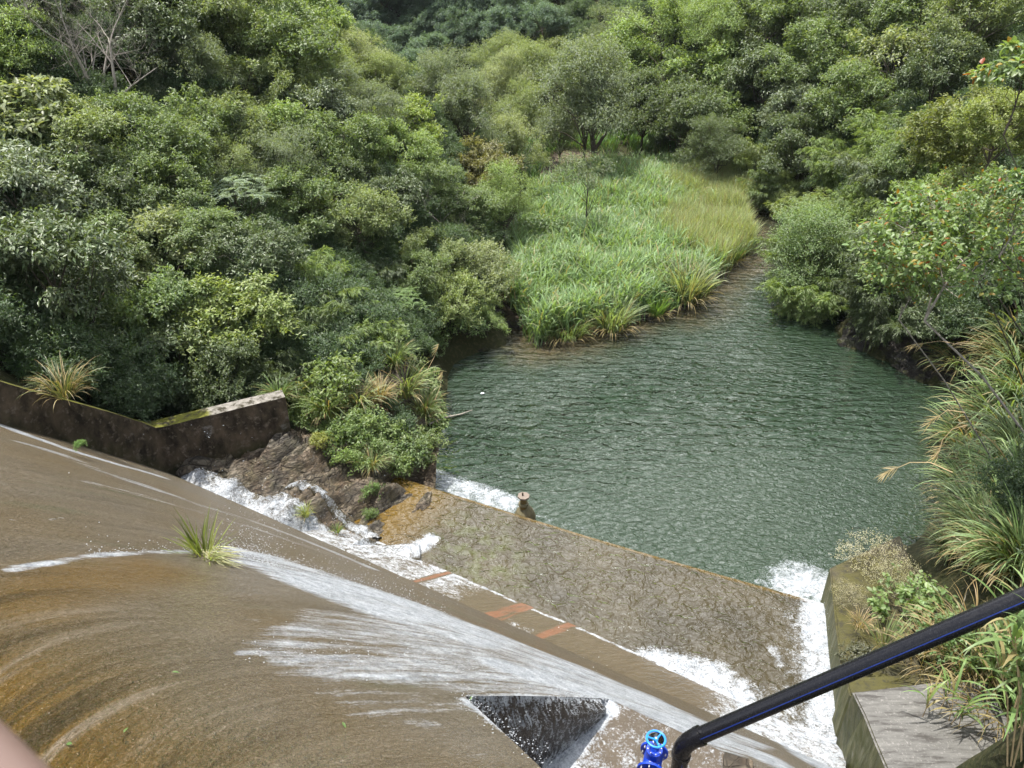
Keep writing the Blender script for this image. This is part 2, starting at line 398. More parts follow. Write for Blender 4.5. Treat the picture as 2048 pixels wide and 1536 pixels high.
def m_plain(name, c, rough=.4, var=.15, scale=20, metal=0, coat=0, spec=.5):
    m, nt, out = nmat(name); g = N(nt); o = g.obj(); a = g.noise(o, scale, 5)
    lo = tuple(x * (1 - var) for x in c); hi = tuple(min(1, x * (1 + var)) for x in c)
    g.ln(g.pbr(g.mix(a, lo, hi), g.mr(a, .3, .7, rough * .8, rough * 1.25), g.bump(a, .12, .004), metal=metal, coat=coat, spec=spec), out.inputs[0]); return m

M = dict(
    leaf=m_leaf('foliage_leaf'), glossy=m_leaf('glossy_leaf', .24, .40, .5), grass=m_leaf('grass_blade', .35, .45, .4, (.33, .26, .13)),
    bark=m_bark('grey_brown_bark', (.045, .036, .027), (.12, .10, .08)), pale=m_bark('pale_bare_bark', (.19, .165, .14), (.42, .38, .34)),
    twig=m_bark('dark_twig_bark', (.03, .024, .018), (.08, .062, .045)), cane=m_bark('green_cane', (.05, .06, .02), (.10, .11, .04)),
    soil=m_terrain(), rock=m_rock('layered_brown_rock', .45, .4, (1.0, .8, 4.0), (.35, .3, .6), 1.2, .2), rock2=m_rock('shade_darkened_wet_rock', .5, .4, (1, 1, 2.4), (.2, .3, .2), .15, .5),  # rock2: colour darkened in place of shade from the overhanging foliage
    stone=m_rock('river_stone', .35, .3, (1, 1, 1), (0, 0, 0), 1.1), wall=m_mosswall(), slab=m_slab(), over=m_overflow(), basin=m_basin(), pool=m_pool(),
    apron=m_apron(), dark=m_wetdark(), floor=m_floor(), black=m_plain('black_plastic_pipe', (.008, .008, .010), .25, .2, 30, spec=.32),
    blue=m_plain('blue_valve_paint', (.008, .045, .42), .32, .15), sky=m_plain('sky_blue_paint', (.010, .20, .62), .35, .1),
    stripe=m_plain('blue_pipe_stripe', (.008, .025, .16), .3, .1), steel=m_plain('steel_bolt', (.55, .55, .55), .35, .1, metal=.8),
    rust=m_plain('painted_rail', (.155, .10, .083), .5, .08, 12), oldconc=m_plain('mossy_stub', (.11, .095, .05), .8, .5, 9), oldtop=m_plain('worn_stub_cap', (.17, .135, .11), .8, .35, 14),
    droplet=m_plain('white_water_drop', (.5, .53, .57), .3, .03), crestc=m_plain('algae_crest', (.11, .075, .022), .45, .45, 6),
    straw=m_plain('dry_straw', (.42, .31, .17), .8, .3, 8))
# ================================================================== GROUND
def P0(l, z=0.0): return [tuple(U(px, py, z)[:2]) for px, py in l]
SHORE_L = [(835, 905), (870, 850), (885, 790), (880, 745), (930, 712), (1000, 690), (1010, 660), (1045, 655), (1080, 688), (1130, 685), (1180, 660), (1270, 640), (1340, 622), (1400, 595), (1450, 540), (1500, 505), (1490, 470), (1470, 440), (1500, 420), (1560, 412)]
SHORE_R = [(1600, 440), (1640, 520), (1640, 590), (1700, 600), (1725, 628), (1675, 660), (1690, 690), (1760, 712), (1830, 750), (1915, 790), (1950, 850), (1930, 950), (1890, 1010), (1850, 1080), (1770, 1130)]
POOL = P0(SHORE_L) + P0(SHORE_R) + [(8.0, 13.0), (6.67, 11.9), (6.3, 11.0), xy(-10.9, 12.3)]
DELTA = P0([(1075, 690), (1180, 660), (1270, 640), (1340, 622), (1400, 595), (1450, 540), (1500, 505), (1490, 470), (1470, 430), (1500, 415), (1480, 370), (1390, 345), (1200, 360), (1080, 400), (1030, 520), (1020, 620)])
FARFLOOR = P0([(1030, 520), (1080, 400), (1090, 340), (1120, 310), (1230, 318), (1390, 330), (1500, 395), (1560, 412), (1500, 420), (1480, 372), (1390, 348), (1200, 362)]) 
VALLEY = [(3, 44), (9, 46), (12, 52), (7, 62), (1, 72), (-6, 86), (-13, 92), (-15, 84), (-8, 70), (-3, 58), (0, 50)]
NEAR = [(8, 13), (7.25, 10), (6.95, 8.3), (6.85, 6.7), (6.9, 0), (3, -6), (-8, -6), xy(-14.95, -3), xy(-14.95, 9.1), (-5.5, 16.3), (-3.2, 17.0), (0, 14)]
def terrain_z(X, Y):
    dp = polydist(X, Y, POOL); dd = polydist(X, Y, DELTA); df = polydist(X, Y, FARFLOOR); dv = polydist(X, Y, VALLEY); dn = polydist(X, Y, NEAR)
    d = np.minimum.reduce([dp, dd, df, dv, dn]); dpos = np.clip(d, 0, None)
    wob = fbm(X * .12, Y * .12, 3, 4) - .47; wob2 = fbm(X * .55, Y * .55, 9, 3) - .44
    cx = np.where(Y < 50, 4.0, 4.0 - (Y - 50) * .32)
    right = sstep(-2, 6, X - cx)
    slope = .66 * (1 - right) + 1.0 * right
    base = .3 + 2.3 * sstep(13, 8, Y) * right * (X > 3)
    h = base + slope * dpos * (1 + .5 * wob) + 1.6 * wob * sstep(1, 6, dpos) + .5 * wob2 * sstep(.2, 2, dpos)
    h = h + sstep(88, 130, Y) * 14
    q_ = X / np.maximum(Y, 5); win = sstep(-.12, .0, q_) * sstep(.52, .38, q_) * sstep(34, 50, Y)     # unseen hilltops lowered here so the pool mirrors open sky
    h = np.where(h > 10, 10 + (h - 10) * (1 - .78 * win), h)
    low = np.where(dd < 0, .28 + .12 * wob2, np.where(np.minimum(df, dv) < 0, .22 + .2 * wob2, .2))
    h = np.where(d < 0, low, h)
    h = np.where((dp < 0), np.maximum(-1.6, -.06 - .45 * np.clip(-dp, 0, 4) + .1 * wob2), h)
    s, n = sn(X, Y)
    wt = np.where(n < 8.7, prof(np.minimum(n, 8.7)) + 1.0, 3.1)
    behind = (s < -14.95) & (n < 9.4)
    h = np.where(behind, np.maximum(h, wt - .25 + .42 * (-14.95 - s)), h)
    nearlow = (dn < 0)
    h = np.where(nearlow, np.minimum(h, np.where(n < 8.7, prof(n) - .6, .55)), h)
    return h
gx = np.arange(-75, 85.1, .5); gy = np.arange(-8, 170.1, .5)
GX, GY = np.meshgrid(gx, gy); GZ = terrain_z(GX, GY)
def tz(x, y):
    fx = min(max((x - gx[0]) / .5, 0), len(gx) - 1.001); fy = min(max((y - gy[0]) / .5, 0), len(gy) - 1.001)
    i = int(fx); j = int(fy); u = fx - i; v = fy - j
    return (GZ[j, i] * (1 - u) + GZ[j, i + 1] * u) * (1 - v) + (GZ[j + 1, i] * (1 - u) + GZ[j + 1, i + 1] * u) * v
def tzv(x, y):
    fx = np.clip((x - gx[0]) / .5, 0, len(gx) - 1.001); fy = np.clip((y - gy[0]) / .5, 0, len(gy) - 1.001)
    i = fx.astype(int); j = fy.astype(int); u = fx - i; v = fy - j
    return (GZ[j, i] * (1 - u) + GZ[j, i + 1] * u) * (1 - v) + (GZ[j + 1, i] * (1 - u) + GZ[j + 1, i + 1] * u) * v
def gridfaces(ny, nx):
    i = np.arange(ny - 1)[:, None] * nx + np.arange(nx - 1)[None, :]
    return np.stack([i, i + 1, i + nx + 1, i + nx], -1).reshape(-1, 4)
grav = sstep(.8, -.2, np.minimum(polydist(GX, GY, FARFLOOR), 50)) * 1.0
grav = np.maximum(grav, sstep(.9, .1, np.abs(polydist(GX, GY, DELTA))) * (polydist(GX, GY, POOL) < 1.2))
ter = link('hillside_terrain', fastmesh('hillside_terrain', np.stack([GX, GY, GZ], -1).reshape(-1, 3), gridfaces(*GX.shape), vert_attr={'gravel': grav.ravel()}, smooth=True), M['soil'])
tag(ter, kind='structure')

# ================================================================== POOL WATER
px_ = np.arange(-14, 24.01, .16); py_ = np.arange(9, 56, .16)
X, Y = np.meshgrid(px_, py_)
dpl = polydist(X, Y, POOL)
dsh = linedist(X, Y, P0(SHORE_L[8:]))
rng = np.random.default_rng(5)
shal = sstep(2.6, .2, dsh + 1.6 * (fbm(X * .5, Y * .5, 21) - .45)) * .95
shal = np.maximum(shal, sstep(30, 36, Y) * .40)
wind = sstep(.15, .75, sstep(0.5, 4.5, linedist(X, Y, P0(SHORE_R[2:]))) * .6 + .5 * sstep(1, 5, linedist(X, Y, P0(SHORE_L[:6])))) * sstep(15.0, 19.5, Y - .18 * X) * (.35 + .65 * sstep(.35, .6, fbm(X * .16, Y * .16, 31)))
weirline = [xy(-10.9, 12.55), U(1050, 1045, 0.0)[:2], U(1300, 1118, 0)[:2], U(1500, 1170, 0)[:2]]
foam = .78 * sstep(.75, .0, linedist(X, Y, P0([(820, 945), (900, 972), (960, 990), (1020, 1012)])) - .30) * sstep(1.2, .2, linedist(X, Y, P0([(850, 950), (1010, 1005)])))
foam = np.maximum(foam, .6 * sstep(.22, .02, linedist(X, Y, P0([(1050, 1022), (1110, 1042), (1180, 1062)]))))
foam = np.maximum(foam, .50 * sstep(.25, .02, linedist(X, Y, P0([(1390, 1130), (1460, 1152), (1520, 1170)]))))
foam = np.maximum(foam, .84 * sstep(1.7, .1, linedist(X, Y, P0([(1645, 1180), (1610, 1165), (1590, 1172)]))))
foam = np.maximum(foam, .55 * sstep(.9, .1, linedist(X, Y, P0([(1560, 1160), (1640, 1138)]))))
pool = link('pool_water', fastmesh('pool_water', np.stack([X, Y, 0 * X], -1).reshape(-1, 3), gridfaces(*X.shape), vert_attr={'foam': foam.ravel(), 'shallow': shal.ravel(), 'wind': wind.ravel()}, smooth=True), M['pool'])
tag(pool, kind='structure')

# ================================================================== DAM : overflow sheet, toe, notch, basin, weir
_gn = np.linspace(-3, 10, 1301); _gd = -.5 + .9 * sstep(1, 3, _gn) + 2.4 * sstep(5, 8.7, _gn); _gi = np.cumsum(_gd) * .01
def Gshift(n): return np.interp(n, _gn, _gi)       # how far the stream has drifted along the dam
A_ = (-.46, 4.9); B_ = (1.10, 6.30); Cn = (.285, 3.76)
FLOORZ = 4.60
def bandline(pts): return [damhit(*p) for p in pts]
ss = np.arange(-14.62, .96, .055); nn = np.concatenate([np.arange(-2.0, 8.72, .055), [8.75]])
S, Nn = np.meshgrid(ss, nn); X, Y = xy(S, Nn); Z = prof(Nn)
Z = Z + .03 * (fbm(S * 1.2, Nn * .25, 4) - .45)
splash = bandline([(470, 1105), (540, 1125), (640, 1160), (760, 1195), (900, 1240), (1040, 1285), (1180, 1335), (1320, 1390)])
tail1 = bandline([(20, 1140), (90, 1128), (180, 1112), (300, 1104), (400, 1103), (460, 1104)])
band2 = bandline([(560, 1315), (700, 1318), (820, 1325), (940, 1345), (1060, 1368), (1180, 1395), (1320, 1440), (1420, 1475)])
band3 = bandline([(640, 1250), (760, 1268), (900, 1300), (1040, 1335), (1180, 1375)])
edge1 = bandline([(0, 850), (60, 872), (130, 897), (220, 925), (320, 953)])
edge2 = bandline([(50, 888), (130, 912), (210, 945), (300, 975), (400, 1010), (500, 1040), (620, 1085), (740, 1135)])
edge3 = bandline([(180, 965), (300, 995), (420, 1030), (540, 1068), (660, 1110)])
f = np.zeros_like(S)
def bandadd(line, w, amt, w0=None, grow=None):
    global f
    d = linedist(S, Nn, line)
    f = np.maximum(f, amt * sstep(w, w * .15, d))
def areaadd(pix, amt, soft, out=.0):
    global f
    f = np.maximum(f, amt * sstep(out, -soft, polydist(S, Nn, bandline(pix))))
areaadd([(452, 1092), (560, 1115), (700, 1162), (850, 1212), (1000, 1268), (1150, 1328), (1320, 1400), (1440, 1462), (1440, 1490), (1250, 1410), (1050, 1328), (900, 1280), (760, 1238), (640, 1196), (540, 1152), (470, 1122)], .76, .20, .42)
areaadd([(480, 1285), (600, 1215), (760, 1232), (900, 1272), (1100, 1326), (1300, 1400), (1500, 1495), (1480, 1525), (1250, 1432), (1200, 1410), (1060, 1395), (940, 1392), (800, 1380), (640, 1368), (520, 1335)], .64, .26, .40)
areaadd([(900, 1300), (1100, 1335), (1300, 1395), (1560, 1500), (1500, 1530), (1250, 1425), (1120, 1380), (960, 1340)], .76, .3, .30)
bandadd(tail1, .15, .74)
bandadd(band2, .42, .68); bandadd(band3, .35, .58); bandadd(bandline([(480, 1306), (560, 1303), (640, 1310)]), .12, .72)
bandadd(bandline([(500, 1240), (620, 1245), (760, 1268)]), .22, .50)
bandadd(bandline([(1000, 1330), (1180, 1382), (1320, 1430), (1450, 1480), (1540, 1520)]), .75, .84)
bandadd(edge1, .42, .74); bandadd(edge2, .42, .58); bandadd(edge3, .40, .50)
bandadd(bandline([(560, 1345), (700, 1352), (860, 1372), (980, 1392)]), .30, .46)
bandadd(bandline([(700, 1390), (800, 1400), (940, 1420)]), .60, .50)
bandadd(bandline([(760, 1430), (830, 1440), (900, 1470)]), .30, .50)
bandadd(bandline([(720, 1440), (850, 1480), (960, 1510)]), .45, .44)
bandadd([ (-2.93, 4.15), (-2.0, 3.9)], .05, .0)
bandadd(bandline([(928, 1400), (1000, 1455), (1095, 1528)]), .09, .86)
bandadd(bandline([(940, 1396), (1060, 1392), (1200, 1400)]), .12, .80)
bandadd(bandline([(1200, 1405), (1330, 1452), (1440, 1500)]), .08, .70)
bandadd(bandline([(95, 1040), (130, 1036)]), .07, .66); bandadd(bandline([(25, 1040), (45, 1038)]), .04, .6)
bandadd(bandline([(360, 1392), (385, 1384)]), .05, .62)
bandadd(bandline([(1560, 1470), (1640, 1530)]), .9, .9)
f = np.clip(f * (.80 + .45 * fbm(S * 2.2, Nn * .5, 8)) + .16 * (fbm(S * .9, Nn * .3, 8) - .5) * (f > .02), 0, 1)
a1, a2 = damhit(0, 1180); 
amb = sstep(2.2, .7, Nn + .35 * (fbm(S * .6, Nn * .6, 12) - .45) - .06 * np.clip(-S - 3.0, 0, 5)) * (.55 + .45 * sstep(.35, .6, fbm(S * .5, Nn * .4, 17)))
amb = np.maximum(amb, .55 * sstep(.75, .1, linedist(S, Nn, bandline([(40, 1210), (110, 1170), (200, 1150), (300, 1140)]))))
me = fastmesh('spillway_water', np.stack([X, Y, Z], -1).reshape(-1, 3), gridfaces(*S.shape), vert_attr={'foam': f.ravel(), 'amber': np.clip(amb * 1.3, 0, .95).ravel(), 'near': sstep(3.2, 1.2, Nn).ravel()}, uv=np.stack([S - Gshift(Nn), Nn], -1).reshape(-1, 2), smooth=True)
bm = bmesh.new(); bm.from_mesh(me)
def vplane(p, q):
    d = Vector((q[0] - p[0], q[1] - p[1], 0)).normalized(); return Vector((d.y, -d.x, 0))   # normal to the right of p->q
nAB = vplane(A_, B_); nAC = vplane(A_, Cn)
for p, nrm in ((A_, nAB), (A_, nAC), (xy(0, 6.205), Vector((NX, NY, 0)))):
    bmesh.ops.bisect_plane(bm, geom=bm.verts[:] + bm.edges[:] + bm.faces[:], plane_co=(p[0], p[1], 0), plane_no=nrm, dist=1e-5)
kill = []
for fc in bm.faces:
    c = fc.calc_center_median(); r = Vector((c.x - A_[0], c.y - A_[1], 0)); _, n_ = sn(c.x, c.y)
    if r.dot(nAB) > 0 and r.dot(nAC) < 0 and n_ < 6.205: kill.append(fc)
bmesh.ops.delete(bm, geom=kill, context='FACES'); bmesh.ops.recalc_face_normals(bm, faces=bm.faces[:])
for fc in bm.faces: fc.smooth = True
if sum(fc.normal.z for fc in list(bm.faces)[:500]) < 0: bmesh.ops.reverse_faces(bm, faces=bm.faces[:])
bm.to_mesh(me); bm.free()
over = link('spillway_water', me, M['over']); tag(over, kind='structure')

# the dam itself: a concrete body under the sheet, the notch for the valve and the stained toe are its parts
dam = empty('dam', tuple(xy(-6, 5)) + (0,)); tag(dam, 'concrete dam overflow face with a dark notch and rust stained toe under brown water', 'dam')
def dpart(name, me, mat):
    o = link(name, me, mat, dam); o.location = -dam.location; return o
b = MB(); row = []
ns = np.concatenate([np.linspace(-2.0, 8.6, 40)])
for s0 in (-14.62, -2.95):
    row.append([tuple(xy(s0, n)) + (float(prof(n)) - .12,) for n in ns] + [tuple(xy(s0, 8.6)) + (-1,), tuple(xy(s0, -2)) + (-1,)])
k = len(row[0]); b.add(row[0] + row[1], [(i, (i + 1) % k, (i + 1) % k + k, i + k) for i in range(k)] + [tuple(range(k - 1, -1, -1)), tuple(range(k, 2 * k))])
o = b.build('concrete_body', M['crestc'], dam); o.location = -dam.location
# notch: far wall under A-B, side wall under A-C, floor
def wallgrid(p, q, ztop, zbot, nseg, ext0=0):
    V = []; uv = []; fo = []
    L = math.hypot(q[0] - p[0], q[1] - p[1])
    for j in range(9):
        for i in range(nseg + 1):
            u = i / nseg; x = p[0] + (q[0] - p[0]) * u; y = p[1] + (q[1] - p[1]) * u
            zt = float(prof(sn(x, y)[1])) - .004 if ztop is None else ztop
            bulge = .10 * math.sin(min(1, j / 3) * 1.57) + .07 * float(fbm(np.array(u * L * 2.2), np.array(j * .35), 77))
            w = j / 8; nrm = vplane(p, q)
            V.append((x + nrm.x * bulge * ext0 * min(1, j / 2), y + nrm.y * bulge * ext0 * min(1, j / 2), zt + (zbot - zt) * w)); uv.append((u * L, w * 2.0))
            fo.append(max(.85 * (1 - w * 3.2), 1.0 * sstep(.50, 1.0, w), .62, .85 * sstep(.86, 1, u)))
    return fastmesh('notch_wall', V, gridfaces(9, nseg + 1), vert_attr={'foam': fo}, uv=uv, smooth=True)
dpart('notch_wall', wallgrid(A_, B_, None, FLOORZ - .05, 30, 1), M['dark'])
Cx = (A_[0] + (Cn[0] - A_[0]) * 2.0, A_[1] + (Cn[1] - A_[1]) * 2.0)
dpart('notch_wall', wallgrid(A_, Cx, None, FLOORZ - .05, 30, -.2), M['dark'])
fs_ = np.arange(-4.6, .95, .06); fn_ = np.linspace(1.4, 6.205, 82); S2, N2 = np.meshgrid(fs_, fn_); X2, Y2 = xy(S2, N2)
ff = np.maximum(.95 * sstep(.34, .05, linedist(X2, Y2, [A_, B_])), .46)
ff = np.maximum(ff, .95 * sstep(.42, .08, linedist(X2, Y2, [U(1205, 1412, FLOORZ)[:2], U(1150, 1470, FLOORZ)[:2], U(1100, 1536, FLOORZ)[:2]])))
ff = np.maximum(ff, .62 * sstep(.25, .02, linedist(X2, Y2, [U(1150, 1530, FLOORZ)[:2], U(1180, 1515, FLOORZ)[:2], U(1210, 1536, FLOORZ)[:2]])))
keep = ((X2 - A_[0]) * nAB.x + (Y2 - A_[1]) * nAB.y > -.12) & ((X2 - A_[0]) * nAC.x + (Y2 - A_[1]) * nAC.y < .12)
F2 = gridfaces(*S2.shape); F2 = F2[keep.ravel()[F2].all(1)]
dpart('notch_floor', fastmesh('notch_floor', np.stack([X2, Y2, FLOORZ + .03 * (fbm(X2 * 2, Y2 * 2, 6) - .5) - .0 * X2], -1).reshape(-1, 3), F2, vert_attr={'foam': ff.ravel()}, smooth=True), M['floor'])
b = MB(); c0 = U(1432, 1512, FLOORZ); b.hexa([(c0[0] + dx, c0[1] + dy, FLOORZ - .3) for dx, dy in ((-.05, -.45), (.30, -.5), (.42, -.1), (.08, .02))], [(c0[0] + dx, c0[1] + dy, FLOORZ + .10) for dx, dy in ((-.03, -.43), (.28, -.48), (.40, -.12), (.09, 0))])
o = b.build('concrete_plinth', M['stone'], dam, .015); o.location = -dam.location
# toe apron with rust stains
as_ = np.arange(-10.5, .96, .05); an_ = np.arange(8.6, 10.35, .05); S3, N3 = np.meshgrid(as_, an_); X3, Y3 = xy(S3, N3)
Z3 = 1.85 - .80 * (N3 - 8.7) / 1.35 - .10 * sstep(-4, 0, S3)
ru = np.zeros_like(S3)
for (pa, pb, w) in (((990, 1232), (1045, 1213), .13), ((1012, 1241), (1050, 1226), .035), ((1085, 1275), (1135, 1255), .10), ((845, 1162), (880, 1158), .06)):
    q0 = U(*pa, 1.5)[:2]; q1 = U(*pb, 1.15)[:2]; s0, n0 = sn(*q0); s1, n1 = sn(*q1)
    ru = np.maximum(ru, sstep(w * 1.5, w * .6, linedist(S3, N3, [(s0, 8.8), (s1, 10.2)])))
fo = .42 * np.ones_like(S3) * sstep(-5.5, -7, S3) + .30 * (.4 + fbm(S3 * 1.1, N3 * .9, 14))
fo = np.maximum(fo, .75 * sstep(-2.6, -.6, S3)); fo = np.maximum(fo, .55 * sstep(.7, .2, np.abs(S3 + 5.0 + .0)) * sstep(9.6, 9.0, N3))
edge = U(1050, 1215, 1.0); nedge = sn(edge[0], edge[1])[1]
fo = np.maximum(fo, .74 * sstep(.13, .02, np.abs(N3 - nedge - .10 * (fbm(S3 * 1.4, S3 * 0, 3) - .5))) )
fo = fo * (1 - .9 * ru)
dpart('toe_apron', fastmesh('toe_apron', np.stack([X3, Y3, Z3], -1).reshape(-1, 3), gridfaces(*S3.shape), vert_attr={'foam': fo.ravel(), 'rust': ru.ravel()}, uv=np.stack([S3 - .3 * N3, N3], -1).reshape(-1, 2), smooth=True), M['apron'])

# basin between the toe and the low weir; the sheet bends over the weir crest and drops into the pool
WEIR = [tuple(sn(*U(px, py, 1.0)[:2])) for px, py in ((755, 938), (790, 950), (900, 985), (1050, 1032), (1180, 1072), (1300, 1107), (1450, 1150), (1620, 1197), (1680, 1214))]
ws = np.array([w[0] for w in WEIR]); wn = np.array([w[1] for w in WEIR])
def weirn(s): return np.interp(s, ws, wn)
bs = np.arange(-11.6, .80, .06); tt = np.concatenate([np.linspace(0, .93, 56), np.linspace(.945, 1.0, 8)]); 
S4, T4 = np.meshgrid(bs, tt); W4 = weirn(S4); N4 = nedge - .12 + (W4 + .0 - nedge + .12) * T4
X4, Y4 = xy(S4, N4); Z4 = 1.0 - .05 * sstep(.93, 1.0, T4) + .03 * (fbm(S4 * 1.3, N4 * 1.3, 41) - .45)
gush = [sn(*U(px, py, 1.0)[:2]) for px, py in ((1650, 1200), (1640, 1260), (1650, 1330), (1655, 1400), (1640, 1480), (1600, 1540))]
f4 = .97 * sstep(1.0, .15, linedist(S4, N4, gush)) * (.80 + .3 * (fbm(S4 * 1.4, N4 * 1.4, 19) - .3))
f4 = np.maximum(f4, .55 * sstep(1.5, .5, linedist(S4, N4, gush)))
ln = [sn(*U(px, py, 1.0)[:2]) for px, py in ((1300, 1318), (1380, 1335), (1440, 1350), (1480, 1385))]
f4 = np.maximum(f4, .80 * sstep(.75, .05, linedist(S4, N4, ln)))
ln = [sn(*U(px, py, 1.0)[:2]) for px, py in ((740, 1108), (800, 1108), (840, 1092), (860, 1080))]
f4 = np.maximum(f4, .84 * sstep(.55, .05, linedist(S4, N4, ln)))
f4 = np.maximum(f4, .84 * sstep(.17, .02, N4 - nedge) * (.55 + .45 * sstep(.4, .6, fbm(S4 * .8, S4 * 0, 5))))
f4 = np.maximum(f4, .60 * sstep(-2.6, -.8, S4) * sstep(1.3, .2, N4 - nedge))
ln = [sn(*U(px, py, 1.0)[:2]) for px, py in ((1545, 1300), (1560, 1325))]
f4 = np.maximum(f4, .66 * sstep(.32, .03, linedist(S4, N4, ln)))
am4 = sstep(-7.4, -10.4, S4 + .5 * fbm(S4, N4, 6)) * .9; am4 = np.maximum(am4, .55 * sstep(.955, .99, T4))
al4 = sstep(1.5, .2, linedist(S4, N4, [sn(*U(930, 1080, 1.0)[:2]), sn(*U(985, 1130, 1.0)[:2])]))
# lip: curls down on the downstream side
T5 = np.linspace(0, 1, 12)[1:]; S5, T5 = np.meshgrid(bs, T5)
N5 = weirn(S5) + .10 + .26 * T5 ** 1.0 - .10; Z5 = .95 - 1.02 * T5 ** 2.0
X5, Y5 = xy(S5, N5); f5 = np.maximum(.80 * sstep(.45, 1, T5), .98 * sstep(-1.5, -.7, S5))
ny4 = len(tt) + T5.shape[0]
Vb = np.concatenate([np.stack([X4, Y4, Z4], -1).reshape(-1, 3), np.stack([X5, Y5, Z5], -1).reshape(-1, 3)])
bas = link('basin_water', fastmesh('basin_water', Vb, gridfaces(ny4, len(bs)), vert_attr={'foam': np.concatenate([f4.ravel(), f5.ravel()]), 'amber': np.concatenate([am4.ravel(), (.9 * np.ones_like(S5)).ravel()]), 'algae': np.concatenate([al4.ravel(), 0 * S5.ravel()])}, smooth=True), M['basin'])
tag(bas, kind='structure')
for o_ in (pool,):
    pass
b = MB(); V = []
for s0 in np.linspace(-11.4, -.35, 30):
    w = float(weirn(s0))
    for dn_, z in ((-.30, -1.2), (-.30, .86), (.02, .90), (.22, -.2), (.22, -1.2)):
        V.append(tuple(xy(s0, w + dn_)) + (z,))
nV = 5; F = [(i * nV + j, (i + 1) * nV + j, (i + 1) * nV + (j + 1) % nV, i * nV + (j + 1) % nV) for i in range(29) for j in range(nV)]
b.add(V, F + [tuple(range(nV)), tuple(range(29 * nV + nV - 1, 29 * nV - 1, -1))], False)
weir = b.build('weir', M['crestc']); tag(weir, 'low concrete weir with amber algae crest between brown basin and green pool', 'weir')

# capped stub standing on the weir
st = U(1047, 1018, 1.0); stub = empty('capped_post', (st[0], st[1], .78), 0, .8); tag(stub, 'stubby capped post with a bolted top on the weir crest', 'post')
b = MB(); b.lathe([(.34, -.5), (.33, .02), (.27, .18), (.15, .33), (.11, .36)], (.05, .04, 0), 12); b.build('pedestal', M['oldconc'], stub)
b = MB(); b.lathe([(.105, .3), (.10, .74)], k=14); b.build('shaft', M['crestc'], stub)
b = MB(); b.lathe([(.10, .42), (.155, .43), (.165, .47), (.15, .52), (.10, .53)], k=14); b.build('collar', M['oldconc'], stub)
b = MB(); b.add([(.19 * math.cos(a), .19 * math.sin(a), z) for z in (.74, .80) for a in [i * math.pi / 4 + .2 for i in range(8)]], [tuple(range(7, -1, -1)), tuple(range(8, 16))] + [(i, (i + 1) % 8, (i + 1) % 8 + 8, i + 8) for i in range(8)]); b.build('cap', M['oldtop'], stub, .01)
b = MB(); b.tube([(-.03, 0, .79), (-.03, 0, .90)], .025, 8); b.build('bolt', M['twig'], stub)

# ================================================================== WALLS
def strip_wall(name, pts, thick, rows=7):
    # pts: x, y, ztop, zbot, offset direction (x, y), mossy
    V = []; low = []; mo = []; k = len(pts)
    rr = np.linspace(0, 1, rows)
    for w in rr:
        for (x, y, zt, zb, ox, oy, mm) in pts:
            jit = .025 * (float(fbm(np.array(x * 2.0 + y), np.array(w * 3), 5)) - .5)
            V.append((x + ox * jit, y + oy * jit, zb + (zt - zb) * w)); low.append(1 - w); mo.append(mm)
    for w in (1, 0):
        for (x, y, zt, zb, ox, oy, mm) in pts:
            V.append((x + ox * thick, y + oy * thick, zt - .01 if w else zb)); low.append(0); mo.append(mm)
    F = list(gridfaces(rows + 2, k))
    me = bpy.data.meshes.new(name); caps = [tuple(r * k for r in range(rows + 2)), tuple(r * k + k - 1 for r in range(rows + 1, -1, -1))]
    me.from_pydata([tuple(map(float, v)) for v in V], [], [tuple(map(int, f_)) for f_ in F] + caps); me.update()
    me.attributes.new('low', 'FLOAT', 'POINT').data.foreach_set('value', np.array(low, np.float32))
    me.attributes.new('mossy', 'FLOAT', 'POINT').data.foreach_set('value', np.array(mo, np.float32))
    return me
pts = []
for n in np.linspace(1.0, 8.5, 36):
    x, y = xy(-14.6, n); pts.append((x, y, float(prof(n)) + 1.06 + .24 * sstep(6, 8.7, n), float(prof(n)) - .6, -DX, -DY, 1))
cx_, cy_ = xy(-14.6, 8.75)
pts.append((cx_, cy_, 3.24, 1.2, -.75, .66, 1))
for u in np.linspace(.08, 1, 16):
    x = cx_ + (-5.62 - cx_) * u; y = cy_ + (16.12 - cy_) * u
    pts.append((x, y, 3.22 + .10 * u, 1.2 + .3 * u, -.44, .90, float(1 - sstep(.3, .5, u))))
wl = link('retaining_wall', strip_wall('retaining_wall', pts, .42), M['wall'])
tag(wl, 'long angled retaining wall black with stains and moss at far end of the dam', 'wall')

# right side wall: low mossy slab and higher grey slab, one cast structure
rw = empty('spillway_side_wall', (6, 8.5, 0)); tag(rw, 'stepped grey and mossy concrete side wall beside the white chute', 'wall')
def prism(name, poly, ztop, zbot, mat, mossy, foot=None, sub=10):
    n = len(poly); foot = foot or poly
    bm = bmesh.new(); tv = [bm.verts.new((x, y, ztop)) for x, y in poly]; bv = [bm.verts.new((x, y, zbot)) for x, y in foot]
    bm.faces.new(tv); bm.faces.new(list(reversed(bv)))
    for i in range(n): bm.faces.new((bv[i], bv[(i + 1) % n], tv[(i + 1) % n], tv[i]))
    bmesh.ops.recalc_face_normals(bm, faces=bm.faces[:])
    bmesh.ops.bevel(bm, geom=[e for e in bm.edges if all(v.co.z > ztop - .01 for v in e.verts)], offset=.03, segments=2, affect='EDGES')
    me = bpy.data.meshes.new(name); bm.to_mesh(me); bm.free()
    me.attributes.new('mossy', 'FLOAT', 'POINT').data.foreach_set('value', np.full(len(me.vertices), mossy, np.float32))
    o = link(name, me, mat, rw); o.location = -rw.location; return o
q = lambda px, py, z: tuple(U(px, py, z)[:2])
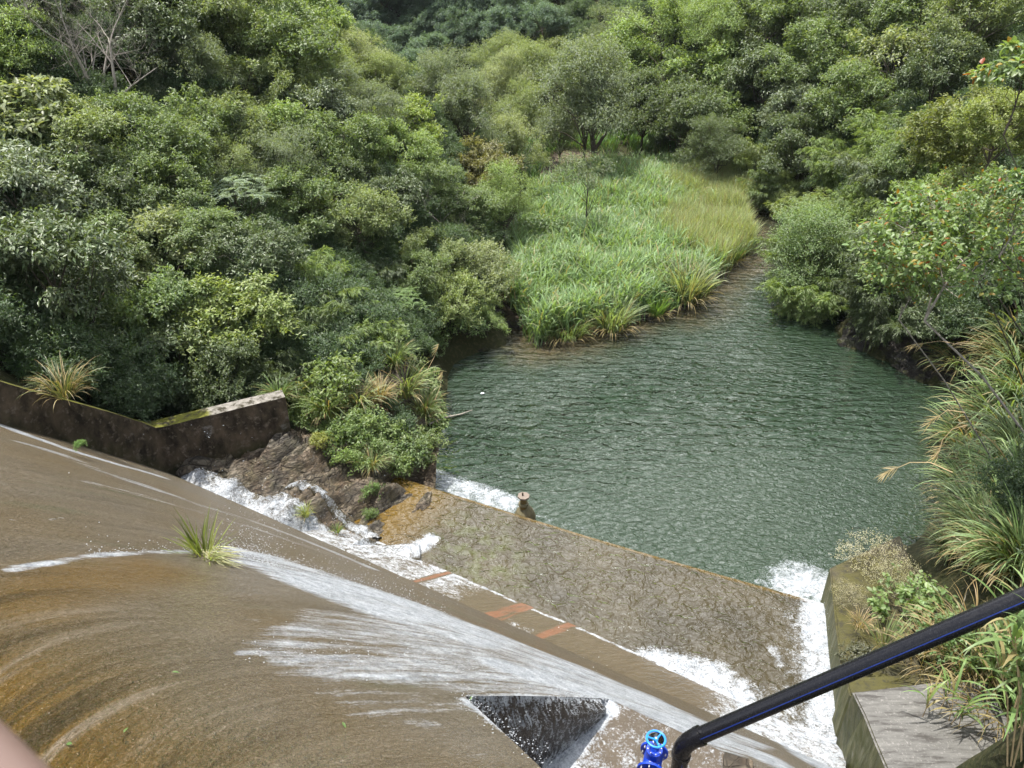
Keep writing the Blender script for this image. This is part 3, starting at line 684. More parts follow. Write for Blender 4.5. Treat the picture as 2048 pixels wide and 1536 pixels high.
prism('lower_slab', [q(1660, 1135, 1.7), q(1672, 1250, 1.7), q(1690, 1392, 1.7), (5.6, 7.6), (8.0, 7.6), (8.2, 10.4), (8.6, 12.9)], 1.7, -1.2, M['slab'], 1.0)
prism('upper_slab', [q(1705, 1384, 2.75), q(1728, 1430, 2.75), q(1748, 1480, 2.75), q(1772, 1536, 2.75), (5.35, 4.0), (9, 4.0), (9, 8.1), (7.0, 8.2)], 2.75, -.6, M['slab'], .12,
      foot=[(5.86, 8.62), (5.70, 8.15), (5.55, 7.7), (5.38, 7.2), (5.2, 4.0), (9, 4.0), (9, 8.7), (7.0, 8.75)])
prism('mossy_step', [q(1692, 1352, 2.15), q(1700, 1385, 2.15), (5.9, 8.0), (8, 8.0), (8, 8.9)], 2.12, 1.0, M['slab'], .95)

# ================================================================== ROCK OUTCROP and cascades
RP = np.array([(-8.6, 14.6, 2.0), (-7.9, 15.1, 2.1), (-6.9, 15.5, 2.15), (-5.6, 16.2, 2.35), (-4.9, 14.3, 2.15), (-5.6, 15.1, 2.2), (-3.5, 14.0, 1.15), (-3.3, 14.9, 1.7), (-3.2, 16.2, 1.5), (-2.9, 12.2, .75), (-2.2, 13.4, .7), (-6.0, 13.55, 1.75), (-7.2, 14.2, 1.9), (-4.4, 12.8, 1.45), (-4.2, 13.4, 1.35), (-2.8, 14.4, .8), (-2.6, 16.0, .6), (-4.3, 17.0, 2.1), (-3.0, 17.4, 1.2), (-5, 17.4, 2.6)])
def rockbase(x, y):
    w = 1 / ((x[..., None] - RP[:, 0]) ** 2 + (y[..., None] - RP[:, 1]) ** 2 + .05) ** 1.6
    return (w * RP[:, 2]).sum(-1) / w.sum(-1)
def rockz(x, y):
    u = x * .55 + y * .83; v = x * .83 - y * .55
    led = fbm(u * .7 + .35 * fbm(x * 1.3, y * 1.3, 2), v * 2.6, 51, 4); st = np.abs(vnoise(u * .8, v * 4.2, 53) - .5) * 2
    q_ = np.floor(led * 9) / 9 + sstep(.6, 1.0, np.mod(led * 9, 1)) / 9
    return rockbase(x, y) - .06 + 1.05 * (q_ - .45) + .20 * (st - .5) + .16 * (fbm(x * 6, y * 6, 57) - .5) + .10 * (np.abs(vnoise(u * 3.1, v * 9.0, 58) - .5) - .25)
rx = np.arange(-8.7, -2.0, .045); ry = np.arange(11.6, 17.6, .045); X6, Y6 = np.meshgrid(rx, ry)
Z6 = rockz(X6, Y6); s6, n6 = sn(X6, Y6)
Z6 = np.where(n6 < 9.3, np.minimum(Z6, 2.05 - (9.3 - n6) * .9), Z6)
Z6 = np.where((Y6 - 16.3) > .0 + .48 * (X6 + 5.6), Z6 - .25, Z6)
keep = (n6 > 8.5) & (s6 > -14.7) & (s6 < -8.35 + .35 * (n6 - 10))
wallside = (Y6 - 14.84) - (16.12 - 14.84) / (cx_ + 5.62) * -1 * (X6 - cx_)
keep &= ~((wallside > .3) & (X6 < -5.7))
F6 = gridfaces(*X6.shape); F6 = F6[keep.ravel()[F6].all(1)]
ro = link('rock_outcrop', fastmesh('rock_outcrop', np.stack([X6, Y6, Z6], -1).reshape(-1, 3), F6, smooth=False), M['rock'])
tag(ro, 'layered brown rock outcrop below the end of the black wall', 'rock')
def ribbon(name, pix, widths, zf, lift, foamv, mat, step=.05):
    P = np.array([U(px, py, z)[:2] for px, py, z in pix]); d = np.concatenate([[0], np.cumsum(np.hypot(*np.diff(P, axis=0).T))])
    L = np.arange(0, d[-1], step); C = np.stack([np.interp(L, d, P[:, 0]), np.interp(L, d, P[:, 1])], -1); W = np.interp(L, d, widths)
    T = np.gradient(C, axis=0); T /= np.linalg.norm(T, axis=1)[:, None] + 1e-9; Nr = np.stack([-T[:, 1], T[:, 0]], -1)
    cr = np.linspace(-1, 1, 17)
    Q = C[:, None, :] + Nr[:, None, :] * (cr[None, :, None] * W[:, None, None] * (1 + .5 * (fbm(L[:, None] * 1.5, cr[None, :] * 2 + 0 * L[:, None], 3) - .45)[..., None]))
    z = zf(Q[..., 0], Q[..., 1]); 
    for _ in range(4): z[1:-1] = (z[:-2] + 2 * z[1:-1] + z[2:]) / 4
    z = z + lift * (1 - np.abs(cr[None, :]) ** 3) - .06 * (np.abs(cr[None, :]) > .99)
    fo = foamv * (1 - np.abs(cr[None, :]) ** 4 * .45) + 0 * z + .25 * (fbm(Q[..., 0] * 1.6, Q[..., 1] * 1.6, 15) - .45)
    o = link(name, fastmesh(name, np.concatenate([Q, z[..., None]], -1).reshape(-1, 3), gridfaces(len(L), 17), vert_attr={'foam': np.clip(fo, 0, 1).ravel(), 'amber': 0 * z.ravel(), 'algae': 0 * z.ravel()}, smooth=True), mat)
    tag(o, kind='structure'); return o
rz_ = lambda x, y: np.where(sn(x, y)[1] < 9.3, np.minimum(rockz(x, y), 2.08 - (9.3 - sn(x, y)[1]) * .9), rockz(x, y))
rz2 = lambda x, y: np.maximum(rz_(x, y), 1.02)
ribbon('cascade_water', [(350, 952, 2.0), (400, 962, 1.95), (470, 992, 1.9), (540, 1018, 1.85), (620, 1052, 1.6), (690, 1088, 1.3), (760, 1108, 1.1), (840, 1104, 1.02)], [.35, .55, .50, .45, .38, .34, .40, .34], rz2, .13, .74, M['basin'])
ribbon('cascade_water', [(520, 972, 2.1), (580, 968, 2.1), (640, 985, 1.9), (690, 1010, 1.7), (720, 1040, 1.4), (750, 1078, 1.1)], [.10, .16, .15, .16, .18, .2], rz2, .06, .66, M['basin'])

def boulder(px, py, z, r, sq, label, cat='rock', mat='stone', seed=1, name='boulder', group=None, rz=0):
    bm = bmesh.new(); bmesh.ops.create_icosphere(bm, subdivisions=4, radius=1)
    rg = random.Random(seed); pl = [(Vector((rg.gauss(0, 1), rg.gauss(0, 1), rg.gauss(0, .8))).normalized(), rg.uniform(.55, .85)) for _ in range(9)]
    for v in bm.verts:
        for n_, d_ in pl:
            k_ = v.co.dot(n_) - d_
            if k_ > 0: v.co -= n_ * k_ * .9
        v.co *= 1 + .12 * (float(fbm(np.array(v.co.x * 3 + seed), np.array(v.co.y * 3 + v.co.z * 2), seed)) - .5)
        v.co = Vector((v.co.x * r * sq[0], v.co.y * r * sq[1], v.co.z * r * sq[2]))
    me = bpy.data.meshes.new(name); bm.to_mesh(me); bm.free()
    for p_ in me.polygons: p_.use_smooth = True
    o = link(name, me, M[mat]); p = U(px, py, z); o.location = (p[0], p[1], z); o.rotation_euler = (0, 0, rz)
    return tag(o, label, cat, group)
# rocky right bank: undercut ledges at the water line
def ledge(name, pix, zs, hmax, label, seed, depth=3.0):
    P = np.array([U(px, py, 0)[:2] for px, py in pix]); d = np.concatenate([[0], np.cumsum(np.hypot(*np.diff(P, axis=0).T))])
    L = np.arange(0, d[-1], .07); C = np.stack([np.interp(L, d, P[:, 0]), np.interp(L, d, P[:, 1])], -1)
    T = np.gradient(C, axis=0); T /= np.linalg.norm(T, axis=1)[:, None]; Nr = np.stack([T[:, 1], -T[:, 0]], -1) * (-1)
    w = np.linspace(0, 1, 46)
    prof_z = -.4 + (hmax + .4) * w ** .8; setb = depth * w ** 1.6
    led = fbm(L[:, None] * .9 + w[None, :] * 1.2, w[None, :] * 7 + L[:, None] * .35, seed, 5)
    led = np.floor(led * 6) / 6 * .6 + led * .4
    env = np.interp(L, [0, 1.2, d[-1] - 1.0, d[-1]], [.25, 1, 1, .3])
    out_ = (led - .45) * 1.7
    Q = C[:, None, :] + Nr[:, None, :] * ((setb[None, :] * 1.0 - out_ * .9)[..., None])
    z = prof_z[None, :] * env[:, None] + .5 * (fbm(L[:, None] * 2.2, w[None, :] * 5, seed + 3) - .45)
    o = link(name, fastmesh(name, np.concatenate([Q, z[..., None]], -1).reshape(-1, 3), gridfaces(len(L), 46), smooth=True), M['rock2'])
    return tag(o, label, 'rock')
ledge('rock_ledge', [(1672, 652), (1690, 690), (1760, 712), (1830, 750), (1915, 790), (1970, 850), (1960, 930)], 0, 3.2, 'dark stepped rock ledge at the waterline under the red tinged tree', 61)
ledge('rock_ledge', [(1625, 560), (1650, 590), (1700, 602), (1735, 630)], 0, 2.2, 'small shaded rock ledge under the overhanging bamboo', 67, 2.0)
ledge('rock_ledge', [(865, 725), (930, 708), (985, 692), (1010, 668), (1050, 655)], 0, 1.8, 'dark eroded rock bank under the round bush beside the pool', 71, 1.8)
# ================================================================== FOLIAGE
def unit(v): return v / (np.linalg.norm(v, axis=-1, keepdims=True) + 1e-9)
def leaf_geo(p, d, n, L, W, droop=.12, fold=.22, fine=False):
    d = unit(d); side = unit(np.cross(d, n)); n = np.cross(side, d); L = L[:, None]; W = W[:, None]
    if not fine:
        V = np.stack([p, p + d * L * .42 + side * W * .5 + n * W * fold, p + d * L - n * L * droop, p + d * L * .42 - side * W * .5 + n * W * fold], 1)
        k = np.arange(len(p))[:, None] * 4; F = np.concatenate([k + [0, 1, 2], k + [0, 2, 3]], 1).reshape(-1, 3); rep = 2
    else:
        m1 = p + d * L * .35 - n * L * droop * .1; m2 = p + d * L * .7 - n * L * droop * .45
        V = np.stack([p, m1 + side * W * .5 + n * W * fold, m1, m1 - side * W * .5 + n * W * fold, m2 + side * W * .38 + n * W * fold * .8, m2, m2 - side * W * .38 + n * W * fold * .8, p + d * L - n * L * droop], 1)
        k = np.arange(len(p))[:, None] * 8
        T_ = [0, 1, 2, 0, 2, 3, 1, 4, 5, 1, 5, 2, 2, 5, 6, 2, 6, 3, 4, 7, 5, 5, 7, 6]
        F = (k + np.array(T_)[None, :]).reshape(-1, 3); rep = 8
    return V.reshape(-1, 3), F, rep
class Leaves:
    def __init__(s): s.V = []; s.F = []; s.r = []; s.a = []; s.o = 0
    def add(s, p, d, n, L, W, rnd, age=None, **kw):
        if len(p) == 0: return
        V, F, rep = leaf_geo(p, d, n, L, W, **kw); s.V.append(V); s.F.append(F + s.o); s.o += len(V)
        s.r.append(np.repeat(rnd, rep)); s.a.append(np.repeat(age if age is not None else np.zeros(len(p)), rep))
    def mesh(s, name): return fastmesh(name, np.concatenate(s.V), np.concatenate(s.F), face_attr={'rnd': np.concatenate(s.r), 'age': np.concatenate(s.a)})
def rsph(rg, k): return unit(rg.normal(size=(k, 3)))

def make_crown(seed, R=2.0, nl=10, ncl=900, per=13, LL=.14, LW=.062, flat=1.0, spread=1.0, reach=(.45, .74), droop=.5, twig=.34, gap=.42, lift=1.4, tall=.85, fine=False, old=0.0, lobe=(.36, .56), trunkr=.07, pale=False):
    rg = np.random.default_rng(seed); cz = lift * R
    i = np.arange(nl) + .5; ph = i * 2.399963 + rg.uniform(0, 6); zz = 1 - 1.55 * i / nl
    rr = np.sqrt(np.clip(1 - zz * zz, 0, 1)); c = np.stack([rr * np.cos(ph), rr * np.sin(ph), zz], -1) * rg.uniform(*reach, (nl, 1)) * R
    c[:, 2] *= tall; c[:, 2] += cz; lr = rg.uniform(*lobe, nl) * R
    pr = lr ** 2 / (lr ** 2).sum(); li = rg.choice(nl, ncl * 3, p=pr)
    d = rsph(rg, ncl * 3); d[:, 2] = np.where(d[:, 2] < -.3, -d[:, 2] * .6, d[:, 2]); d = unit(d)
    sc_l = np.array([1, 1, flat]); p = c[li] + d * sc_l * (lr[li] * rg.uniform(.62, 1.06, ncl * 3))[:, None]
    ok = np.ones(len(p), bool)
    for j in range(nl): ok &= ~((np.linalg.norm((p - c[j]) / sc_l, axis=1) < lr[j] * .70) & (li != j))
    g = fbm(p[:, 0] * 1.15 + p[:, 2] * .9 + seed, p[:, 1] * 1.15 - p[:, 2] * .8, seed, 3); ok &= g > gap * (.98)
    p = p[ok][:ncl]; d = d[ok][:ncl]; li = li[ok][:ncl]; nc = len(p)
    ax = unit(d + .55 * rg.normal(size=(nc, 3)) * spread + np.array([0, 0, .15]))
    K = nc * per; ci = np.repeat(np.arange(nc), per); u = rg.uniform(-.2, 1, K)
    pos = p[ci] + ax[ci] * (u * twig)[:, None] + .05 * rg.normal(size=(K, 3))
    dr = unit(ax[ci] * .55 + rsph(rg, K) * .95 + np.array([0, 0, -droop * .55]))
    nr = unit(np.array([0, 0, 1.15]) + d[ci] * .45 + rg.normal(size=(K, 3)) * .40)
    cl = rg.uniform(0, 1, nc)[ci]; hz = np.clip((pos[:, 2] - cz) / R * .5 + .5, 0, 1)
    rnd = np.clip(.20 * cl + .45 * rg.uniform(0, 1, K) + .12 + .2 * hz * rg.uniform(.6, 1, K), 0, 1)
    age = np.where(rg.uniform(0, 1, K) < old * (1 + 2 * (cl > .8)), rg.uniform(.25, 1, K), 0)
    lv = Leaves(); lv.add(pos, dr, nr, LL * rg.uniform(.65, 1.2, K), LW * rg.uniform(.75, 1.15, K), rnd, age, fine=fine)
    tb = MB(); top = np.array([.12 * R * rg.normal(), .12 * R * rg.normal(), cz + .1 * R]); 
    mid = [top * t + np.array([.10 * R * math.sin(3 * t + seed), .10 * R * math.cos(2 * t + seed), 0]) * (t * (1 - t) * 2) for t in np.linspace(0, 1, 6)]
    mid[0] = np.array([0, 0, -.3]); tb.tube(mid, list(np.linspace(trunkr * R * .5, trunkr * R * .22, 6)), 7)
    for j in range(nl):
        a = np.array(mid[2 + j % 3]); b = c[j]; m_ = (a + b) / 2 + rg.normal(size=3) * .08 * R + np.array([0, 0, -.05 * R])
        tb.tube([a, m_, b], [trunkr * R * .22, trunkr * R * .14, trunkr * R * .06], 5, False)
    for j in rg.choice(nc, min(nc, 60 if not pale else 110), False):
        a = c[li[j]]; b = p[j] + ax[j] * twig * .8; tb.tube([a, (a + b) / 2 + rg.normal(size=3) * .06 * R, b], [trunkr * R * .07, trunkr * R * .045, trunkr * R * .015], 4, False)
    return lv, tb, cz
def make_pinnate(seed, R=2.0, ntip=26, flat=.55, fr=(.45, .75), LL=.15, LW=.05, pairs=7, lift=1.4, upright=.25):
    rg = np.random.default_rng(seed); cz = lift * R; lv = Leaves(); tb = MB()
    tr = [np.array([.06 * R * math.sin(t * 4 + seed), .06 * R * math.cos(t * 3), t * (cz - .2 * R)]) for t in np.linspace(0, 1, 6)]; tr[0][2] = -.3
    tb.tube(tr, list(np.linspace(.05 * R, .022 * R, 6)), 7)
    P = []; D = []; NN = []; Ls = []; Wd = []; rn = []
    for i in range(ntip):
        ph = i * 2.4 + rg.uniform(-.3, .3); q = math.sqrt((i + .5) / ntip)
        tip = np.array([math.cos(ph) * q * R * .85, math.sin(ph) * q * R * .85, cz + R * flat * (1 - q * q) * .9 + rg.uniform(-.18, .12) * R])
        a = tr[3 + i % 3]; m_ = a * .45 + tip * .55 + np.array([0, 0, -.12 * R]); tb.tube([a, m_, tip], [.018 * R, .012 * R, .006 * R], 5, False)
        c1 = rg.uniform(0, 1)
        for k in range(rg.integers(7, 11)):
            az = k * 2.4 + rg.uniform(-.4, .4); L = rg.uniform(*fr) * R * .55; el = rg.uniform(-.15, .55) + upright
            o = np.array([math.cos(az) * math.cos(el), math.sin(az) * math.cos(el), math.sin(el)]); sd = unit(np.cross(o, [0, 0, 1.0]))
            for t in np.linspace(.2, 1, pairs):
                b = tip + o * L * t + np.array([0, 0, -L * .45 * t * t])
                for sg in (1, -1):
                    P.append(b); D.append(unit(sd * sg * .9 + o * .5 + np.array([0, 0, -.25]))); NN.append(np.array([0, 0, 1.0]) + rg.normal(size=3) * .25)
                    Ls.append(LL * (1.15 - .5 * t) * rg.uniform(.85, 1.1)); Wd.append(LW); rn.append(.3 * c1 + .25 + .4 * rg.uniform())
    lv.add(np.array(P), np.array(D), np.array(NN), np.array(Ls), np.array(Wd), np.clip(np.array(rn), 0, 1))
    return lv, tb, cz
def make_bamboo(seed, R=2.0, culms=16, lift=1.3):
    rg = np.random.default_rng(seed); lv = Leaves(); tb = MB(); cz = lift * R
    P = []; AX = []; C = []
    for c in range(culms):
        az = rg.uniform(0, 6.28); out = rg.uniform(.25, 1.05) * R; H = cz + R * rg.uniform(.35, 1.0) - out * .35
        b0 = np.array([math.cos(az), math.sin(az), 0]) * .15 * R; t = np.linspace(0, 1, 14)
        pts = np.stack([b0[0] + math.cos(az) * out * t ** 2.0, b0[1] + math.sin(az) * out * t ** 2.0, H * (t - .22 * t ** 4) - .2 * (t == 0)], -1)
        tb.tube(pts, list(np.linspace(.014 * R, .004 * R, 14)), 5, False)
        cl = rg.uniform(0, 1)
        for k in range(46):
            u = rg.uniform(.28, 1); j = min(int(u * 13), 12); q = pts[j] + (pts[j + 1] - pts[j]) * (u * 13 - j)
            a2 = rg.uniform(0, 6.28); br = rg.uniform(.12, .42) * R * (1.15 - u * .55)
            dd = np.array([math.cos(a2), math.sin(a2), rg.uniform(-.1, .5)])
            for w in (.35, .6, .8, 1.0):
                P.append(q + dd * br * w + np.array([0, 0, -.35 * br * w * w])); AX.append(unit(dd + np.array([0, 0, -.6 * w]))); C.append(cl * .5 + .5 * rg.uniform())
    P = np.array(P); AX = np.array(AX); C = np.array(C); per = 5; ci = np.repeat(np.arange(len(P)), per); K = len(ci)
    d = unit(AX[ci] * .8 + rsph(rg, K) * .75 + np.array([0, 0, -.55])); n = unit(np.array([0, 0, 1.0]) + rg.normal(size=(K, 3)) * .4)
    lv.add(P[ci] + .03 * rg.normal(size=(K, 3)), d, n, .20 * rg.uniform(.7, 1.2, K), .030 * rg.uniform(.8, 1.2, K), np.clip(.25 * C[ci] + .5 * rg.uniform(0, 1, K) + .12, 0, 1), None, droop=.15, fold=.15)
    return lv, tb, cz
def ribbons(rg, base, az, lean, L, W, bend, seg=6, twist=.25, rnd=None, age=None):
    n = len(base); t = np.linspace(0, 1, seg + 1); o = np.stack([np.cos(az), np.sin(az), 0 * az], -1); sd = np.stack([-np.sin(az), np.cos(az), 0 * az], -1)
    sd = unit(sd + twist * rg.normal(size=(n, 3)))
    ang = lean[:, None] + bend[:, None] * t[None, :] ** 1.5          # angle from vertical
    dl = L[:, None] / seg; hx = np.concatenate([np.zeros((n, 1)), np.cumsum(np.sin(ang[:, :-1]) * dl, 1)], 1); hz = np.concatenate([np.zeros((n, 1)), np.cumsum(np.cos(ang[:, :-1]) * dl, 1)], 1)
    C = base[:, None, :] + o[:, None, :] * hx[..., None] + np.array([0, 0, 1.0]) * hz[..., None]
    w = W[:, None] * np.clip(np.minimum(.45 + 2.2 * t, 1.35 * (1 - t ** 2.2)), .02, 1)[None, :]
    nrm = o[:, None, :] * (-np.cos(ang))[..., None] + np.array([0, 0, 1.0]) * np.sin(ang)[..., None]
    A = C + sd[:, None, :] * w[..., None] * .5 + nrm * w[..., None] * .12; B = C - sd[:, None, :] * w[..., None] * .5 + nrm * w[..., None] * .12
    V = np.stack([A, B], 2).reshape(-1, 3); k = (np.arange(n) * 2 * (seg + 1))[:, None, None] + (np.arange(seg) * 2)[None, :, None]
    F = (k + np.array([0, 1, 3, 2])[None, None, :]).reshape(-1, 4)
    return V, F, np.repeat(rnd if rnd is not None else rg.uniform(0, 1, n), seg), np.repeat(age if age is not None else np.zeros(n), seg)
class Blades:
    def __init__(s): s.V = []; s.F = []; s.r = []; s.a = []; s.o = 0
    def add(s, V, F, r, a): s.V.append(V); s.F.append(F + s.o); s.r.append(r); s.a.append(a); s.o += len(V)
    def mesh(s, name): return fastmesh(name, np.concatenate(s.V), np.concatenate(s.F), face_attr={'rnd': np.concatenate(s.r), 'age': np.concatenate(s.a)})
def make_tuft(seed, n=150, L=(.7, 1.5), W=.022, rad=.22, bend=(1.1, 2.3), lean=(.05, .6), dry=.10, seg=7):
    rg = np.random.default_rng(seed); az = rg.uniform(0, 6.283, n); r = rad * np.sqrt(rg.uniform(0, 1, n))
    b = np.stack([np.cos(az) * r, np.sin(az) * r, -.05 + 0 * r], -1); az2 = az + .5 * rg.normal(size=n)
    age = np.where(rg.uniform(0, 1, n) < dry, rg.uniform(.3, .6, n), 0)
    bl = Blades(); bl.add(*ribbons(rg, b, az2, rg.uniform(*lean, n), rg.uniform(*L, n), W * rg.uniform(.7, 1.25, n), rg.uniform(*bend, n), seg, .3, rg.uniform(0, 1, n), age))
    nd = n // 4                                            # bent straw hanging round the foot
    az = rg.uniform(0, 6.283, nd); b = np.stack([np.cos(az) * rad, np.sin(az) * rad, 0 * az], -1)
    if dry > 0: bl.add(*ribbons(rg, b, az, rg.uniform(.5, 1.1, nd), rg.uniform(.4, .8, nd) * L[1] * .8, W * .8 + 0 * az, rg.uniform(1.4, 2.4, nd), seg, .4, rg.uniform(.2, .8, nd), rg.uniform(.35, .55, nd)))
    return bl
def bare_tree(seed, H=4, levels=5, r0=.10, split=(2, 4), lean=(0, 0), wig=.3, first=None):
    rg = random.Random(seed); tb = MB()
    def grow(p, d, L, r, lv):
        pts = [p]; rs = [r]; q = p.copy(); dd = d.copy()
        for k in range(5):
            dd = (dd + Vector((rg.gauss(0, wig), rg.gauss(0, wig), rg.gauss(.05, wig * .8))) * .35).normalized(); q = q + dd * L / 5; pts.append(q.copy()); rs.append(r * (1 - .13 * (k + 1)))
        tb.tube(pts, rs, 7 if lv < 2 else 4, lv == 0)
        if lv < levels:
            for k in range(rg.randint(*split)):
                i = rg.randint(2, 5); ax = Vector((rg.gauss(0, 1), rg.gauss(0, 1), rg.gauss(.15, .6))).normalized()
                grow(pts[i], (dd * .75 + ax * .85).normalized(), L * rg.uniform(.5, .8), rs[i] * rg.uniform(.5, .72), lv + 1)
    for k in range(first or 1):
        a = k * 2.1 + .4; d = Vector((lean[0] + .35 * math.cos(a) * (k > 0), lean[1] + .35 * math.sin(a) * (k > 0), 1)).normalized()
        grow(Vector((.1 * k, 0, -.3)), d, H * .42, r0 * (1 - .15 * k), 0)
    return tb

PROTO = {}
def proto(kind, var, lv, tb, cz, R): PROTO[(kind, var)] = (lv.mesh('crown'), tb, cz, R)
for v in range(3):
    proto('round', v, *make_crown(100 + v, nl=24, ncl=1500, per=13, LL=.135, LW=.06, lobe=(.17, .36), flat=.62, reach=(.35, .98), tall=1.0, twig=.4), 2.0)
    proto('glossy', v, *make_crown(120 + v, nl=22, ncl=1300, per=12, LL=.165, LW=.066, droop=.9, gap=.43, lobe=(.18, .36), flat=.55, reach=(.35, .98), tall=1.0, twig=.42), 2.0)
    proto('fine', v, *make_crown(140 + v, nl=24, ncl=1800, per=14, LL=.105, LW=.036, droop=.7, gap=.42, twig=.48, lobe=(.18, .36), flat=.7, reach=(.35, .98), tall=1.0), 2.0)
    proto('layered', v, *make_crown(160 + v, nl=20, ncl=950, per=12, LL=.17, LW=.075, flat=.34, gap=.44, droop=.35, lobe=(.2, .40), tall=1.0, trunkr=.06, reach=(.35, 1.0), twig=.4), 2.0)
    proto('shrub', v, *make_crown(180 + v, nl=16, lobe=(.2, .40), reach=(.3, .95), ncl=1100, per=12, LL=.125, LW=.05, lift=.72, tall=.8, trunkr=.045), 2.0)
    proto('bamboo', v, *make_bamboo(200 + v, culms=20), 2.0)
for v in range(3):
    proto('herb', v, *make_crown(190 + v, R=.7, nl=12, ncl=170, per=9, LL=.105, LW=.055, lobe=(.25, .45), reach=(.3, .95), flat=.7, gap=.36, lift=.6, tall=.8, twig=.14, trunkr=.03), .7)
for v in range(2):
    proto('pinnate', v, *make_pinnate(220 + v), 2.0)
    proto('sparse', v, *make_crown(240 + v, nl=9, ncl=300, per=12, LL=.13, LW=.05, lobe=(.25, .4), gap=.48, lift=2.2, trunkr=.05, tall=.8), 2.0)
    proto('broad', v, *make_crown(260 + v, nl=9, ncl=420, per=9, LL=.30, LW=.16, flat=.5, gap=.44, droop=.8, lobe=(.36, .5)), 2.0)
    pass
def gz(x, y):
    z = tz(x, y)
    if -8.6 < x < -2.1 and 11.7 < y < 17.5: z = max(z, float(rockz(np.array(x), np.array(y))))
    return z
def canopy(px, py, r, k, f=None):
    f = f or tz
    d = ray(px, py)
    for t in np.arange(8, 170, .12):
        x, y, z = d[0] * t, d[1] * t, CAMZ + d[2] * t
        if z - f(x, y) <= k * r * t / FPX: return t
    return 120.0
used = {}
TREES = []
def tree(px, py, r, kind, col, label, t=None, cat='tree', name=None, squash=1.0, group=None, var=None, ground=None, bark='bark', lean=None, on=None, foot=True):
    k = used.get(kind, 0); used[kind] = k + 1
    nv = max(v for (q_, v) in PROTO if q_ == kind) + 1; v = k % nv if var is None else var
    me, tb, cz, R = PROTO[(kind, v)]
    if on is not None:
        dz = ray(px, py)[2]; t = (on - CAMZ) / dz; t = (on + cz / R * r * t / FPX - CAMZ) / dz; ground = on
    if t is None: t = canopy(px, py, r, cz / R)
    rw = r * t / FPX * 1.0; sc_ = rw / R; p = UT(px, py, t)
    zb = p[2] - cz * sc_
    g = tz(p[0], p[1]) if ground is None else ground
    root = empty(name or {'bamboo': 'bamboo_clump', 'shrub': 'shrub'}.get(kind, 'tree'), (p[0], p[1], zb), (k * 2.399) % 6.283, sc_)
    gap_ = (zb - g) / sc_                                 # lengthen or sink the trunk so that it stands in the soil
    key = (kind, v)
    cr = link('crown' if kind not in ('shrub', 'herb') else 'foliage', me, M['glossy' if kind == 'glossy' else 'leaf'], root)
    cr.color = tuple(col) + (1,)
    if not hasattr(tb, 'me'):
        m_ = bpy.data.meshes.new('trunk'); m_.from_pydata(tb.v, [], tb.f); m_.polygons.foreach_set('use_smooth', tb.sm); m_.update(); m_.materials.append(M['cane' if kind == 'bamboo' else bark]); tb.me = m_
    tk = bpy.data.objects.new('trunk' if kind not in ('bamboo', 'shrub', 'herb') else ('canes' if kind == 'bamboo' else 'stems'), tb.me); COL.objects.link(tk); tk.parent = root
    if lean is not None:
        q_ = Vector((p[0] + lean[0], p[1] + lean[1], tz(p[0] + lean[0], p[1] + lean[1]) - .3)); a_ = Vector((0, 0, .1)); root.rotation_euler = (0, 0, 0)
        e_ = (q_ - Vector((p[0], p[1], zb))) / sc_; w = .024 * R * .5; b = MB(); b.tube([e_, e_ * .66 + Vector((0, 0, .25)), e_ * .33 + Vector((0, .1, .2)), Vector((0, 0, -.33)), Vector((0, 0, .3))], [w * 1.4, w * 1.25, w * 1.15, w * 1.05, w * .9], 8); b.build('trunk_foot', M[bark], root)
    elif gap_ > .25 and foot:
        b = MB(); w = .07 * R * .5; b.tube([(0, 0, -gap_ - .3), (.05, .03, -gap_ * .5), (0, 0, -.2)], [w * 1.3, w * 1.12, w], 7); b.build('trunk_foot' if kind != 'bamboo' else 'cane_foot', M['cane' if kind == 'bamboo' else bark], root)
    vr = random.Random(int(px * 7 + py * 13)); root.scale = (sc_ * vr.uniform(.9, 1.22), sc_ * vr.uniform(.9, 1.22), sc_)
    tag(root, label, cat if cat != 'tree' else {'bamboo': 'bamboo', 'shrub': 'shrub'}.get(kind, 'tree'), group)
    TREES.append((px, py, r)); return root
# ================================================================== TREES AND SHRUBS, one by one
DG = (.068, .100, .036); MG = (.098, .146, .046); LG = (.135, .200, .054); YG = (.150, .200, .056); BG = (.108, .142, .076); OL = (.130, .172, .058); PG = (.165, .200, .090); FD = (.080, .135, .088)  # FD: bluish distance haze put into the leaf colour
T = tree
# --- left hillside, upper rows
T(20, 110, 85, 'round', LG, 'bright green tree at the left edge beside the bare grey tree')
T(60, 25, 80, 'glossy', DG, 'dark tree in the top left corner of the photo')
T(300, 45, 95, 'glossy', DG, 'dark leafy tree behind the bare grey branches')
T(385, 35, 80, 'round', DG, 'dark rounded tree just right of the bare branches at the top')
T(375, 150, 85, 'fine', BG, 'silvery grey tree right of the bare grey tree')
T(470, 60, 90, 'round', OL, 'olive tree right of the bare tree against the top edge')
T(560, 90, 95, 'round', MG, 'broad mid green tree on the upper left ridge')
T(635, 45, 75, 'layered', LG, 'light layered tree on the skyline ridge left of the dark far hill')
T(650, 140, 70, 'fine', YG, 'yellow green tree on the left ridge next to the dark far hill')
T(480, 170, 80, 'layered', OL, 'thin olive tree with open stems on the upper left slope')
T(560, 195, 80, 'round', OL, 'olive tree with dark shade and stems below it on the left slope')
T(720, 130, 60, 'fine', PG, 'pale green tree low on the left ridge by the notch of the valley')
T(760, 175, 62, 'fine', OL, 'olive fine leaved tree at the foot of the left ridge')
T(640, 225, 75, 'glossy', BG, 'grey green glossy tree in the middle of the left slope')
T(715, 225, 72, 'fine', BG, 'dull blue green tree left of the bright yellow green tree')
T(165, 262, 50, 'shrub', MG, 'shrubby tree under the bare grey tree')
T(262, 250, 42, 'shrub', DG, 'dark low shrub at the foot of the bare grey trunk')
